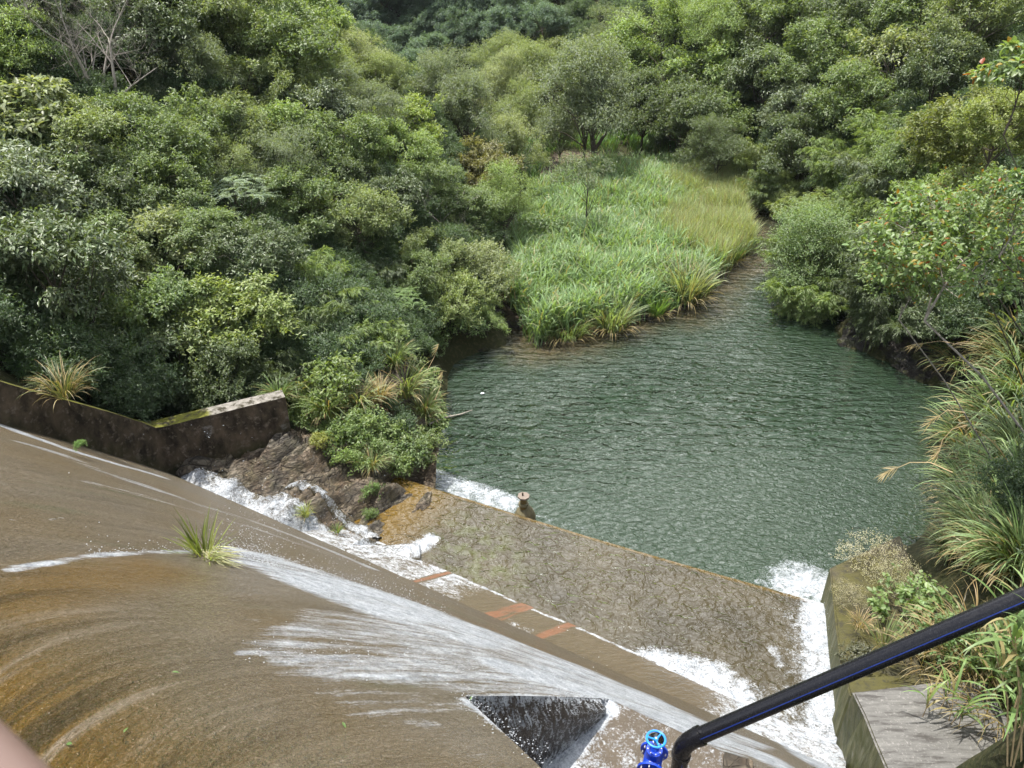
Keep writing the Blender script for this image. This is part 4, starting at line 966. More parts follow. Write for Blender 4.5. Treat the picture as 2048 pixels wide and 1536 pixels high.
T(60, 235, 90, 'broad', PG, 'pale big leafed tree at the left edge below the bare tree')
T(145, 290, 90, 'round', OL, 'olive tree right of the pale big leafed tree')
T(280, 290, 95, 'round', MG, 'rounded green tree in the middle of the upper left slope')
T(390, 255, 85, 'layered', MG, 'layered green tree below the silvery grey tree')
T(470, 270, 80, 'round', OL, 'small olive tree left of the bright mid slope tree')
T(570, 280, 80, 'layered', LG, 'bright leafy tree mid way up the left slope')
T(660, 310, 85, 'round', MG, 'full green tree below the grey green glossy tree')
T(820, 245, 80, 'layered', (.15, .21, .028), 'vivid yellow green tree in the centre of the valley')
T(800, 320, 78, 'round', LG, 'leafy green tree directly under the vivid yellow green tree')
T(885, 180, 72, 'fine', BG, 'grey blue tree behind the vivid yellow green tree')
T(935, 240, 85, 'fine', BG, 'large grey blue tree right of the vivid yellow green tree')
# --- left hillside, middle rows
T(70, 390, 130, 'glossy', BG, 'big glossy tree with a grey sheen at the left edge')
T(190, 385, 90, 'glossy', MG, 'glossy green tree right of the grey sheened tree')
T(255, 400, 85, 'round', DG, 'dark green round tree on the left slope beside a black gap')
T(340, 375, 85, 'round', MG, 'green tree right of the black gap in the foliage')
T(410, 340, 75, 'fine', OL, 'small olive grey tree above the feathery pale tree')
T(475, 400, 88, 'pinnate', (.13, .18, .115), 'pale feathery tree with a visible straight trunk', cat='tree')
T(560, 350, 85, 'fine', BG, 'fine leaved grey green tree right of the feathery tree')
T(610, 410, 85, 'round', MG, 'mid green tree left of the round olive bush')
T(720, 450, 85, 'round', OL, 'round dense olive bush with dark shade underneath', cat='bush')
T(690, 375, 70, 'round', DG, 'dark tree above the round olive bush')
T(770, 390, 62, 'glossy', DG, 'dark small tree right above the round olive bush')
T(860, 385, 65, 'round', MG, 'leafy tree behind the thin white bare branches')
T(960, 340, 70, 'layered', (.13, .13, .045), 'russet tipped light tree right of the bare branches')
T(1030, 300, 70, 'fine', PG, 'pale fine leaved tree left of the wide dark valley tree')
T(1010, 410, 72, 'fine', LG, 'fresh green tree at the left border of the reeds', cat='tree')
T(930, 430, 60, 'round', MG, 'dense green tree below the russet tipped tree')
# --- left hillside, front row over the black wall
T(95, 560, 165, 'glossy', DG, 'very large dark glossy tree at the left edge above the wall')
T(215, 510, 95, 'glossy', MG, 'glossy green tree right of the very large dark tree')
T(305, 500, 90, 'layered', PG, 'pale branching tree in front of the dark slope')
T(400, 490, 80, 'round', MG, 'rounded tree below the feathery tree on the left')
T(500, 520, 85, 'glossy', DG, 'dark glossy tree below the trunk of the feathery tree')
T(560, 470, 75, 'bamboo', MG, 'bamboo clump at the upper left of the bamboo thicket')
T(640, 545, 95, 'bamboo', LG, 'fresh light bamboo clump in the middle of the slope')
T(590, 620, 90, 'bamboo', MG, 'feathery bamboo clump above the black wall end')
T(700, 640, 85, 'bamboo', LG, 'bright drooping bamboo clump left of the pool corner')
T(770, 545, 70, 'bamboo', BG, 'dull bamboo clump behind the young ash like tree')
T(330, 610, 110, 'layered', (.10, .155, .05), 'bright layered tree over the bend of the black wall')
T(455, 640, 105, 'layered', YG, 'yellow green open tree with pale twigs above the black wall')
T(310, 730, 110, 'glossy', DG, 'dark glossy bush behind the bend of the black wall', cat='bush')
T(440, 760, 90, 'round', DG, 'dark shaded bush behind the far arm of the wall', cat='bush')
T(560, 715, 80, 'bamboo', DG, 'deep green bamboo in shade above the wall end')
T(230, 690, 90, 'glossy', MG, 'mid green tree left of the bright layered tree')
T(800, 610, 60, 'pinnate', (.10, .17, .05), 'young tree with bright feather like leaves near the pool corner')
T(830, 560, 60, 'round', MG, 'small round tree above the young feather leaved tree')
T(905, 600, 78, 'shrub', YG, 'round yellow green bush overhanging the left pool corner')
T(975, 640, 48, 'shrub', LG, 'small fresh green bush at the water corner right of the round bush')
T(870, 520, 75, 'shrub', OL, 'pale scrubby bush behind the round yellow green bush')
T(960, 540, 75, 'shrub', PG, 'light scrubby bush at the left end of the reeds')
T(900, 470, 62, 'shrub', OL, 'dry looking bush below the bare white branches')
# --- centre and right hillside
T(1000, 135, 58, 'fine', OL, 'olive tree at the left tip of the right hand ridge')
T(1070, 160, 70, 'fine', OL, 'olive brown tree low on the right hand ridge')
T(1010, 180, 62, 'fine', PG, 'pale olive tree above the large grey blue tree')
T(1095, 140, 60, 'round', (.10, .13, .035), 'yellowish tree on the right hand ridge below the dark hill')
T(1165, 140, 62, 'round', OL, 'olive tree near the top edge right of the dark hill')
T(1050, 235, 62, 'fine', OL, 'small dull olive tree behind the pale fine leaved tree')
T(1170, 200, 115, 'fine', BG, 'wide dark valley tree with a leaning trunk behind the reeds')
T(1120, 270, 50, 'fine', BG, 'small dark tree with a black trunk on the bright grass')
T(1235, 85, 60, 'fine', BG, 'grey tree against the top edge in the middle')
T(1250, 120, 80, 'layered', LG, 'light green layered tree on the upper right ridge')
T(1330, 60, 85, 'fine', LG, 'fresh green feathery tree at the top centre right')
T(1340, 160, 85, 'layered', MG, 'layered mid green tree above the shaded hollow')
T(1430, 60, 85, 'fine', LG, 'light fine leaved tree on the top edge above the channel')
T(1430, 160, 80, 'layered', LG, 'light layered tree with slim trunks above the channel')
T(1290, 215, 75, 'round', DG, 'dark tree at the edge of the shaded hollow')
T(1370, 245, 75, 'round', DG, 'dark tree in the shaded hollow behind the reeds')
T(1530, 60, 85, 'round', DG, 'deep green rounded tree on the top right slope')
T(1530, 160, 80, 'glossy', DG, 'dark glossy tree in the middle of the right slope')
T(1620, 40, 85, 'round', MG, 'rounded green tree at the top edge on the right')
T(1650, 130, 85, 'round', MG, 'mid green rounded tree left of the pale big leafed layered tree')
T(1590, 225, 68, 'glossy', BG, 'grey sheened tree above the yellow bamboo')
T(1450, 250, 68, 'layered', MG, 'layered tree at the foot of the right slope')
T(1430, 300, 60, 'fine', DG, 'dark low tree at the right back corner of the reeds')
T(1510, 300, 62, 'bamboo', YG, 'yellow green bamboo clump above the channel mouth')
T(1540, 360, 60, 'bamboo', MG, 'green bamboo clump at the channel mouth')
T(1610, 310, 75, 'round', DG, 'dark ivy like tree above the channel')
T(1720, 60, 85, 'round', DG, 'dark green tree in the upper right below the top edge')
T(1790, 130, 95, 'layered', PG, 'pale big leafed layered tree on the right slope', var=1)
T(1820, 40, 95, 'round', MG, 'big green tree at the top right')
T(1940, 50, 115, 'fine', OL, 'broad olive tree in the top right corner')
T(1720, 215, 85, 'round', MG, 'green tree under the pale big leafed layered tree')
T(1880, 150, 85, 'glossy', DG, 'dark glossy tree below the top right corner')
T(1690, 300, 80, 'bamboo', LG, 'light bamboo clump in the middle of the right slope')
T(1790, 250, 95, 'bamboo', LG, 'tall light bamboo clump right of the middle of the right slope')
T(1870, 250, 90, 'bamboo', MG, 'green bamboo clump behind the yellowing tree')
T(1780, 340, 95, 'bamboo', BG, 'blue green bamboo clump over the dark gap on the right bank')
T(1940, 290, 115, 'round', (.11, .135, .03), 'yellowing leafy tree at the right edge above the red tinged tree', t=17, lean=(4.5, -.5))
T(1650, 420, 85, 'bamboo', YG, 'yellowish bamboo arching over the channel')
T(1570, 395, 42, 'fine', YG, 'small golden branch tree reaching out over the channel mouth', ground=.2)
T(1620, 505, 95, 'fine', (.105, .165, .055), 'grey leaved tree hanging over the pool on the right')
T(1700, 490, 125, 'bamboo', MG, 'large overhanging bamboo clump above the pool on the right')
T(1610, 570, 85, 'bamboo', LG, 'light bamboo tips hanging down to the pool')
T(1760, 560, 60, 'bamboo', DG, 'shaded bamboo behind the red tinged tree')
T(1800, 440, 85, 'bamboo', BG, 'blue green bamboo clump directly left of the reddish tree')
T(1740, 400, 80, 'bamboo', LG, 'light bamboo clump above the large overhanging bamboo')
T(1690, 560, 70, 'bamboo', DG, 'deep shaded bamboo skirt over the small rock ledge', ground=.5)
T(1790, 520, 80, 'round', DG, 'dark leafy tree in the shadow left of the reddish tree')
T(1880, 400, 80, 'layered', LG, 'light layered tree behind the reddish tree')
T(1765, 600, 85, 'bamboo', DG, 'dark bamboo fringe hanging over the stepped rock ledge', ground=1.0)
T(1870, 640, 62, 'glossy', DG, 'dark glossy bush at the back of the stepped rock ledge', cat='bush', ground=2.0)
T(1830, 330, 80, 'round', MG, 'round green tree behind the yellowing crown on the right')
# --- near trees on the right bank
REDT = make_crown(311, R=2.0, nl=13, ncl=560, per=8, LL=.155, LW=.075, flat=.55, gap=.40, droop=.6, lobe=(.30, .46), tall=.8, fine=True, old=.05, trunkr=.030, twig=.32, pale=True, lift=.75)
proto('red', 0, *REDT, 2.0)
T(1890, 505, 165, 'red', (.105, .17, .040), 'near tree with reddish leaves and pale bare branches on the right bank', t=14.0, bark='pale', lean=(3.4, -1.2))
T(2030, 420, 110, 'red', (.10, .16, .04), 'near leafy tree cut off by the right edge beside the reddish tree', t=12.0, lean=(3.5, -1))
BIGL = make_crown(322, R=2.0, nl=7, ncl=120, per=8, LL=.42, LW=.24, flat=.6, gap=.35, droop=.9, lobe=(.36, .5), fine=True, old=.05, trunkr=.05)
proto('bigleaf', 0, *BIGL, 2.0)
T(2045, 150, 75, 'bigleaf', (.11, .17, .05), 'near branch of very large pale leaves at the top right edge', t=10.0, lean=(4, 0))
T(2040, 380, 48, 'bigleaf', (.085, .15, .04), 'near spray of long green leaves at the right edge', t=8.6, lean=(3.5, 0))

T(1820, 560, 95, 'red', (.095, .155, .035), 'lower spray of reddish leaves hanging over the dark ledge', t=15.5, bark='pale', lean=(3.6, -.8))
T(1940, 400, 90, 'red', (.13, .18, .045), 'yellowing leafy tree crown just above the reddish tree', t=15.5, lean=(3.6, -.6))
T(1990, 260, 80, 'round', (.15, .19, .045), 'olive yellow tree near the right edge below the large pale leaves', t=15, lean=(4, -.5))
# --- far hillside: one dense dark stand, nothing tells its trees apart
rg = random.Random(77); k = 0
for row in range(15):
    for i in range(21):
        x = 40 - 78 * 1 + i * 4.3 + rg.uniform(-2.2, 2.2) + (row % 2) * 3.4 ; y = 95 + row * 3.5 + rg.uniform(-1.8, 1.8)
        z = tz(x, y); s_ = rg.uniform(1.35, 2.3)
        me, tb, cz, R = PROTO[('round', k % 3)]
        d = np.array([x, y, z + cz * s_ - CAMZ]); fw = d[1] * CP - d[2] * SP; upv = d[1] * SP + d[2] * CP
        px, py = 1024 + FPX * d[0] / fw, 768 - FPX * upv / fw
        if not (540 < px < 1420 and -90 < py < 230): continue
        root = empty('tree', (x, y, z - .2), rg.uniform(0, 6.28), s_)
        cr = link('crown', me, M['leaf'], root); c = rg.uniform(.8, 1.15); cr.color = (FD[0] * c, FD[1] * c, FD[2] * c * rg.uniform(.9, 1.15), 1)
        if not hasattr(tb, 'me'):
            m_ = bpy.data.meshes.new('trunk'); m_.from_pydata(tb.v, [], tb.f); m_.update(); m_.materials.append(M['bark']); tb.me = m_
        tk = bpy.data.objects.new('trunk', tb.me); COL.objects.link(tk); tk.parent = root
        tag(root, 'dark tree packed among others on the shaded far hillside', 'tree', 'trees of the shaded far hillside'); k += 1

for i, (px, py, r_) in enumerate([(705, 40, 44), (735, 85, 40), (770, 30, 44), (790, 95, 42), (815, 140, 40), (835, 60, 44), (860, 110, 42), (890, 30, 44), (905, 85, 42), (870, 150, 36), (940, 50, 44), (690, 0, 44), (760, -20, 44), (850, -10, 44), (960, 0, 44), (1010, 60, 44), (1030, 10, 44), (1090, 50, 44), (660, 20, 40), (640, -15, 44)]):
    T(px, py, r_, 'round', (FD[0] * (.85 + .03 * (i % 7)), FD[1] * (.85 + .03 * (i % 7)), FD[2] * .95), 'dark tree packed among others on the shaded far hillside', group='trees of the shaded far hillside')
# --- bare and thin trees
def bare(name, px, py, t, H, mat, label, seed, **kw):
    p = UT(px, py, t); z = tz(p[0], p[1]); root = empty(name, (p[0], p[1], z))
    tb = bare_tree(seed, H, **kw); tb.build('branches', M[mat], root); return tag(root, label, 'tree')
bare('bare_tree', 200, 235, canopy(200, 235, 30, .6), 6.6, 'pale', 'bare grey tree with spreading leafless branches in the upper left', 5, levels=5, r0=.15, split=(3, 4), lean=(-.1, 0), first=5)
bare('bare_tree', 95, 215, canopy(95, 215, 30, .6), 8.0, 'pale', 'thin leafless tree with straight pale stems at the upper left', 9, levels=4, r0=.09, split=(2, 3), first=2, wig=.2)
bare('bare_tree', 880, 440, canopy(880, 440, 40, 1.2) - 1.2, 5.0, 'pale', 'slim bare tree with thin white branches left of the reeds', 14, levels=4, r0=.06, split=(2, 3), first=3, wig=.22)
bare('bare_tree', 955, 450, canopy(955, 450, 40, 1.2) - 1.0, 4.4, 'pale', 'second slim white twigged tree closer to the reeds', 22, levels=4, r0=.05, split=(2, 3), first=2, wig=.22)
bare('bare_tree', 540, 130, canopy(540, 150, 40, 1.2) - .6, 4.0, 'pale', 'small bare branch tree among the olive trees on the left ridge', 31, levels=4, r0=.05, split=(2, 3), wig=.25)
bare('bare_tree', 290, 320, canopy(290, 320, 40, 1.2) - .8, 3.2, 'pale', 'leafless pale branch standing out of the green tree on the upper left slope', 37, levels=4, r0=.05, split=(2, 3), wig=.25)
bare('bare_tree', 425, 725, canopy(425, 725, 60, 1.2) - 1.4, 2.4, 'pale', 'pale crooked twigs in front of the yellow green open tree', 41, levels=4, r0=.035, split=(2, 3), wig=.35, lean=(.6, 0))
bare('bare_tree', 730, 560, canopy(730, 560, 60, 1.2) - 1.0, 2.8, 'pale', 'thin dead stem between the round olive bush and the bamboo thicket', 43, levels=3, r0=.035, split=(2, 3), wig=.25)
p = U(1163, 492, .35); 
me, tb, cz, R = PROTO[('sparse', 0)]
root = empty('tree', (p[0], p[1], .3), 0, .78); c_ = link('crown', me, M['leaf'], root); c_.color = BG + (1,); tb.build('trunk', M['bark'], root)
tag(root, 'lone slender tree with a thin bare trunk standing in the reeds', 'tree')
p = U(1195, 338, .3); b = MB(); b.tube([(0, 0, -.3), (-.25, .1, .9), (-.45, .1, 2.1), (-.3, .2, 3.6), (0, .3, 5.2)], [.24, .19, .16, .12, .06], 9); b.tube([(-.3, .1, 1.1), (.4, 0, 2.3), (.9, .2, 4.2)], [.13, .10, .05], 7)
root = empty('leaning_trunk', tuple(p)); b.build('trunk', M['bark'], root); tag(root, 'leaning forked trunk under the wide dark valley tree', 'tree trunk')

# --- undergrowth that closes the gaps between the trees, coloured dark as their shade
rgu = np.random.default_rng(99); pts = []
n_try = 40000; X = rgu.uniform(-62, 64, n_try); Y = rgu.uniform(3, 160, n_try); Zt = tzv(X, Y)
low = np.minimum.reduce([polydist(X, Y, POOL), polydist(X, Y, DELTA), polydist(X, Y, NEAR), polydist(X, Y, FARFLOOR), polydist(X, Y, VALLEY) + .8])
s_, n_ = sn(X, Y)
fw = Y * CP - (Zt - CAMZ) * SP; pxx = 1024 + FPX * X / np.maximum(fw, .1); pyy = 768 - FPX * (Y * SP + (Zt - CAMZ) * CP) / np.maximum(fw, .1)
ok = (low > .9) & (fw > np.where(X > 6, 2.5, 8)) & (pxx > -450) & (pxx < 2700) & (pyy > -160) & ((pyy < 900) | (X > 6.5)) & ~((X > 6) & (Y < 14.5) & ((low < 1.6) | (pxx < 2075))) & ((low > 2.2) | (rgu.uniform(0, 1, n_try) < .45))
ok &= rgu.uniform(0, 1, n_try) < np.clip(26 / np.maximum(fw, 1), .25, 1)
ok &= (pxx < 1760) | (Y > 20) | (pxx > 2075)
X, Y, Zt = X[ok], Y[ok], Zt[ok]
ume = bpy.data.meshes.new('undergrowth'); ume.vertices.add(len(X)); ume.vertices.foreach_set('co', np.stack([X, Y, Zt - .05], -1).astype(np.float32).ravel())
ug = link('undergrowth', ume, M['leaf']); ug.color = (.05, .09, .034, 1); tag(ug, kind='stuff', label='tangled low undergrowth between the trees on both slopes')
shr = empty('shrub', tuple(UT(1325, 285, canopy(1325, 285, 20, .8)))); shr.scale = (.55,) * 3; shr.location.z = tz(shr.location.x, shr.location.y)
me, tb, cz, R = PROTO[('shrub', 2)]; f_ = link('foliage', me, M['leaf'], shr); f_.color = (.034, .066, .022, 1); tb.build('stems', M['bark'], shr); tag(shr, 'low green shrub at the edge of the shaded stony flat behind the reeds', 'shrub')  # leaf colour of the whole scatter, darkened so gaps look shaded
ng = bpy.data.node_groups.new('scatter', 'GeometryNodeTree'); ng.interface.new_socket('Geometry', in_out='INPUT', socket_type='NodeSocketGeometry'); ng.interface.new_socket('Geometry', in_out='OUTPUT', socket_type='NodeSocketGeometry')
gi = ng.nodes.new('NodeGroupInput'); go = ng.nodes.new('NodeGroupOutput'); ip = ng.nodes.new('GeometryNodeInstanceOnPoints'); oi = ng.nodes.new('GeometryNodeObjectInfo'); oi.inputs['Object'].default_value = f_; oi.inputs['As Instance'].default_value = True; oi.transform_space = 'ORIGINAL'
m2p = ng.nodes.new('GeometryNodeMeshToPoints'); rv = ng.nodes.new('FunctionNodeRandomValue'); rv.data_type = 'FLOAT_VECTOR'; rv.inputs[0].default_value = (-.25, -.25, 0); rv.inputs[1].default_value = (.25, .25, 6.28)
rs = ng.nodes.new('FunctionNodeRandomValue'); rs.data_type = 'FLOAT'; rs.inputs[2].default_value = .28; rs.inputs[3].default_value = .72; rs.inputs['Seed'].default_value = 4
ng.links.new(gi.outputs[0], m2p.inputs['Mesh']); ng.links.new(m2p.outputs[0], ip.inputs['Points']); ng.links.new(oi.outputs['Geometry'], ip.inputs['Instance']); ng.links.new(rv.outputs[0], ip.inputs['Rotation']); ng.links.new(rs.outputs[1], ip.inputs['Scale']); ng.links.new(ip.outputs[0], go.inputs[0])
md = ug.modifiers.new('scatter', 'NODES'); md.node_group = ng

# ================================================================== REEDS AND GRASSES
rgr = np.random.default_rng(12); D_ = np.array(DELTA); mn, mx_ = D_.min(0), D_.max(0)
n_try = 60000; X = rgr.uniform(mn[0] - 1, mx_[0] + 1, n_try); Y = rgr.uniform(mn[1] - 1, mx_[1] + 1, n_try)
dd = polydist(X, Y, DELTA); edge = .35 * (fbm(X * .9, Y * .9, 5) - .5)
seedy = sstep(.40, .60, fbm(X * .16 + 3, Y * .16, 15) + .11 * (X - 6.5 - .15 * (Y - 30)))
ok = (dd < .10 + edge) & (rgr.uniform(0, 1, n_try) < .9) & (fbm(X * .8, Y * .8, 44) > .20); X, Y, seedy = X[ok], Y[ok], seedy[ok]
def reedbed(name, sel, col, label, W, L, bend, seed, per=3, dry=.06, seg=4):
    x = np.repeat(X[sel], per); y = np.repeat(Y[sel], per); k = len(x); rg = np.random.default_rng(seed)
    x = x + .12 * rg.normal(size=k); y = y + .12 * rg.normal(size=k); hv = .65 + .8 * fbm(x * .5, y * .5, 61)
    bl = Blades(); az = rg.uniform(0, 6.283, k)
    age = np.where(rg.uniform(0, 1, k) < dry, rg.uniform(.2, .5, k), 0)
    h0 = rg.uniform(0, .55, k) * hv
    bl.add(*ribbons(rg, np.stack([x, y, tzv(x, y) + h0 - .05], -1), az, rg.uniform(.0, .45, k), rg.uniform(*L, k) * hv, W * rg.uniform(.6, 1.2, k), rg.uniform(*bend, k), seg, .3, np.clip(.25 * fbm(x * .4, y * .4, 3) + .7 * rg.uniform(0, 1, k), 0, 1), age))
    o = link(name, bl.mesh(name), M['grass']); o.color = tuple(col) + (1,); tag(o, kind='stuff', label=label); return o
fl = rgr.uniform(0, 1, len(X))
reedbed('reed_grass', fl > seedy, (.140, .225, .085), 'bright green broad bladed reeds covering the flat beside the pool', .062, (.7, 1.25), (.7, 2.0), 1, 3)
reedbed('seeding_grass', fl <= seedy, (.205, .25, .105), 'paler straw tinted grass on the right half of the flat', .022, (.75, 1.2), (.2, 1.1), 2, 6, .16)
# low bright grass under the valley trees
X2 = rgr.uniform(1, 16, 9000); Y2 = rgr.uniform(43, 58, 9000); k_ = (polydist(X2, Y2, FARFLOOR) > .2) & (polydist(X2, Y2, DELTA) > .2) & (fbm(X2 * .5, Y2 * .5, 8) > .36); X, Y = X2[k_], Y2[k_]
reedbed('meadow_grass', np.ones(len(X), bool), (.07, .15, .03), 'bright low grass under the valley trees', .05, (.5, .9), (.6, 1.6), 3, 2)

def tuft(px, py, z, s, label, seed, col=(.12, .17, .05), cat='grass tuft', group=None, t=None, lean=None, mat='grass', **kw):
    p = U(px, py, z) if t is None else UT(px, py, t)
    root = empty('grass_tuft', tuple(p), seed * 1.3, s); o = link('blades', make_tuft(seed, **kw).mesh('blades'), M[mat], root); o.color = tuple(col) + (1,)
    if lean: root.rotation_euler = (lean[0], lean[1], 0)
    return tag(root, label, cat, group)
tuft(1370, 598, .25, 1.15, 'tall pale grass clump at the right corner of the reeds', 401, (.17, .20, .10), n=260, W=.04, L=(1.0, 2.0), bend=(.3, 1.2), rad=.5, dry=.1)
tuft(1225, 655, .2, 1.0, 'pale arching grass clump on the front edge of the reeds', 402, (.15, .20, .085), n=240, W=.04, L=(.9, 1.7), bend=(.5, 1.6), rad=.5)
tuft(1310, 628, .2, .8, 'deep green grass clump between the two pale clumps', 403, (.08, .16, .03), n=200, W=.03, L=(.9, 1.5), bend=(.4, 1.2), rad=.4, dry=.02)
tuft(1130, 668, .15, 1.0, 'low spreading grass at the left front tip of the reeds', 404, (.10, .15, .035), n=320, W=.02, L=(.7, 1.3), bend=(1.0, 2.2), rad=.7)
tuft(1460, 520, .2, .9, 'upright green grass clump at the waterline by the channel', 405, (.08, .14, .035), n=240, W=.025, L=(.8, 1.5), bend=(.3, 1.3), rad=.5, dry=.05)
tuft(1505, 460, .05, .55, 'small grass clump standing alone in the channel', 406, (.09, .14, .05), n=120, W=.025, L=(.6, 1.0), bend=(.6, 1.6), rad=.35)
# tuft growing on the dam face
s0, n0 = damhit(408, 1112); x0, y0 = xy(s0, n0)
root = empty('grass_tuft', (x0, y0, float(prof(n0)) - .03), .4, .62); root.rotation_euler = (.25, .15, 0)
bl = make_tuft(407, n=75, L=(.5, 1.15), W=.026, rad=.18, bend=(.2, .9), lean=(.05, .6), dry=.0); o = link('blades', bl.mesh('blades'), M['grass'], root); o.color = (.15, .19, .035, 1)
rgx = np.random.default_rng(8); b2 = Blades(); kk = 170; az = rgx.uniform(-.95, .25, kk); b2.add(*ribbons(rgx, np.stack([.12 * rgx.normal(size=kk), .12 * rgx.normal(size=kk), 0 * az], -1), az, rgx.uniform(1.0, 1.5, kk), rgx.uniform(.4, .85, kk), .02 + 0 * az, rgx.uniform(.3, .9, kk), 6, .5, rgx.uniform(.3, 1, kk), rgx.uniform(.05, .3, kk)))
o = link('flattened_blades', b2.mesh('flattened_blades'), M['grass'], root); o.color = (.30, .33, .20, 1)
tag(root, 'yellow green grass tuft growing out of the dam face amid white splash', 'grass tuft')
tuft(612, 1032, 1.75, .42, 'small yellow tuft on the rock between the two cascades', 408, (.16, .19, .04), n=80, L=(.6, 1.1), W=.03, bend=(.9, 2.0), rad=.15, dry=.05)
tuft(675, 1065, 1.35, .35, 'tiny green tuft at the lower end of the rock by the cascade', 409, (.10, .15, .03), n=60, L=(.5, .9), W=.03, bend=(.8, 1.8), rad=.15, dry=.05)
tuft(130, 790, 5.2, .8, 'dry brownish tuft behind the top of the black wall', 410, (.075, .095, .03), n=130, L=(.7, 1.3), bend=(1.0, 2.2), dry=.35)
# mound on the left bank
MND = [(600, 790, 2.5, .75, 'arching striped tuft beside the end of the black wall', (.14, .185, .065)), (655, 830, 2.3, .75, 'arching tuft above the rock outcrop', (.12, .17, .05)), (720, 815, 2.2, .8, 'white ribbed tuft in the middle of the left mound', (.15, .19, .08)), (810, 790, 1.6, .95, 'dense arching tuft leaning over the pool edge', (.125, .165, .05)), (850, 830, .9, .8, 'tuft hanging to the water on the left bank', (.115, .155, .05)), (790, 730, 2.3, .75, 'tuft at the upper edge of the left mound', (.11, .16, .045)), (560, 800, 2.8, .6, 'green tuft rising behind the tip of the black wall', (.10, .16, .04)), (745, 935, 1.6, .55, 'small tuft at the foot of the left mound by the weir', (.13, .17, .06)), (760, 800, 2.3, .6, 'brownish straw tuft beside the leaning slab', (.20, .17, .08)), (980, 590, 1.0, .8, 'arching tuft between the round bush and the reeds', (.12, .16, .05)), (1040, 600, .6, .8, 'tuft at the left front of the reeds', (.11, .17, .045))]
for i, (px, py, z, s, lb, c) in enumerate(MND): tuft(px, py, z, s, lb, 420 + i, c, n=170, L=(.8, 1.6), W=.035, bend=(1.1, 2.3), dry=.12 if 'straw' not in lb else .8)
SHB = [(665, 770, 2.9, 62, (.10, .15, .03), 'leafy light shrub on top of the left mound'), (740, 700, 2.9, 75, (.095, .15, .028), 'yellow green vine shrub on the crest of the left mound'), (640, 880, 2.3, 22, (.16, .18, .02), 'tiny yellow shrub on the bare rock'), (700, 870, 2.0, 45, (.09, .145, .035), 'fresh green shrub above the rock outcrop'), (745, 905, 1.6, 42, (.10, .155, .04), 'bright leafy shrub right of the rock outcrop'), (815, 905, 1.0, 50, (.08, .125, .038), 'low green shrub overhanging the water beside the weir'), (850, 890, .7, 35, (.09, .13, .03), 'last small shrub of the left bank reaching over the pool'), (745, 985, 1.3, 24, (.085, .15, .03), 'small bright shrub at the left end of the weir'), (738, 1030, 1.0, 16, (.085, .14, .028), 'tiny shrub below the weir end by the basin'), (790, 850, 1.8, 40, (.08, .13, .03), 'green shrub in front of the leaning slab'), (160, 890, 5.0, 12, (.08, .17, .02), 'tiny green sprig growing out of the black wall face'), (50, 735, 6.0, 40, (.07, .15, .03), 'light broadleaf shrub behind the left end of the wall'), (440, 820, 3.6, 40, (.06, .10, .03), 'low shrub behind the far arm of the wall'), (520, 795, 3.2, 30, (.09, .15, .03), 'small bright shrub by the tip of the wall'), (940, 650, .9, 42, (.07, .12, .03), 'green shrub hanging over the dark eroded bank'), (1075, 600, .7, 36, (.085, .14, .035), 'leafy shrub at the left margin of the reeds'), (1130, 545, .9, 48, (.10, .16, .05), 'leafy low shrub growing inside the reeds'), (1820, 650, 1.5, 30, (.05, .10, .025), 'small fern like shrub on the dark ledge'), (1890, 690, 2.5, 30, (.09, .15, .03), 'light green shrub above the dark ledge'),
 (690, 735, 2.9, 60, (.12, .18, .035), 'bright leafy shrub left of the vine shrub on the mound crest'), (790, 760, 2, 45, (.13, .185, .05), 'bright shrub on the pool side of the mound crest'), (620, 815, 2.4, 34, (.11, .17, .035), 'light shrub between the wall tip and the arching tufts'), (770, 870, 1.5, 42, (.115, .175, .04), 'bright shrub below the leaning slab'), (725, 845, 2, 40, (.12, .18, .05), 'yellowish shrub in the heart of the left mound'), (840, 760, 1.4, 38, (.11, .165, .04), 'shrub above the hanging tuft at the pool edge'), (700, 925, 1.7, 34, (.12, .185, .04), 'light green shrub on the upper right of the rock outcrop'), (790, 930, 1, 36, (.10, .155, .035), 'dense shrub just above the left end of the weir'), (650, 720, 3.2, 44, (.10, .16, .035), 'green shrub below the bright drooping bamboo'), (860, 690, 1.2, 40, (.07, .12, .03), 'dark green shrub on the bank above the short pale stick'),
 (1062, 470, .9, 46, (.085, .14, .04), 'bushy shrub at the upper left edge of the reeds'), (1095, 415, .9, 40, (.09, .15, .045), 'shrub at the back left corner of the reeds'), (1055, 540, .8, 44, (.11, .17, .05), 'light shrub half way along the left edge of the reeds'), (1190, 470, .8, 34, (.09, .15, .045), 'leafy shrub inside the reeds right of the lone slender tree'), (1230, 365, .8, 34, (.08, .14, .04), 'shrub at the back of the reeds before the stony flat')]
for i, (px, py, z, r, c, lb) in enumerate(SHB):
    wallsprig = px == 160; t_ = (z - CAMZ) / ray(px, py)[2] - .1 if wallsprig else canopy(px, py, r, .72, gz); q_ = UT(px, py, t_); tree(px, py, r, 'herb', c, lb, t=t_, cat='shrub', name='shrub', foot=False, ground=gz(q_[0], q_[1]))
b = MB(); p = U(790, 800, 1.6); b.hexa([(-.35, -1.0, -1.2), (.5, -.9, -1.2), (.5, .9, -1.2), (-.35, 1.1, -.9)], [(-.5, -.95, .35), (.25, -.9, -.15), (.05, .95, .75), (-.6, 1.1, .95)]); o = b.build('stone_slab', M['rock'], None, .04); o.location = tuple(p); o.rotation_euler = (0, 0, -.35); tag(o, 'leaning grey brown slab half hidden in the grass of the left mound', 'slab')
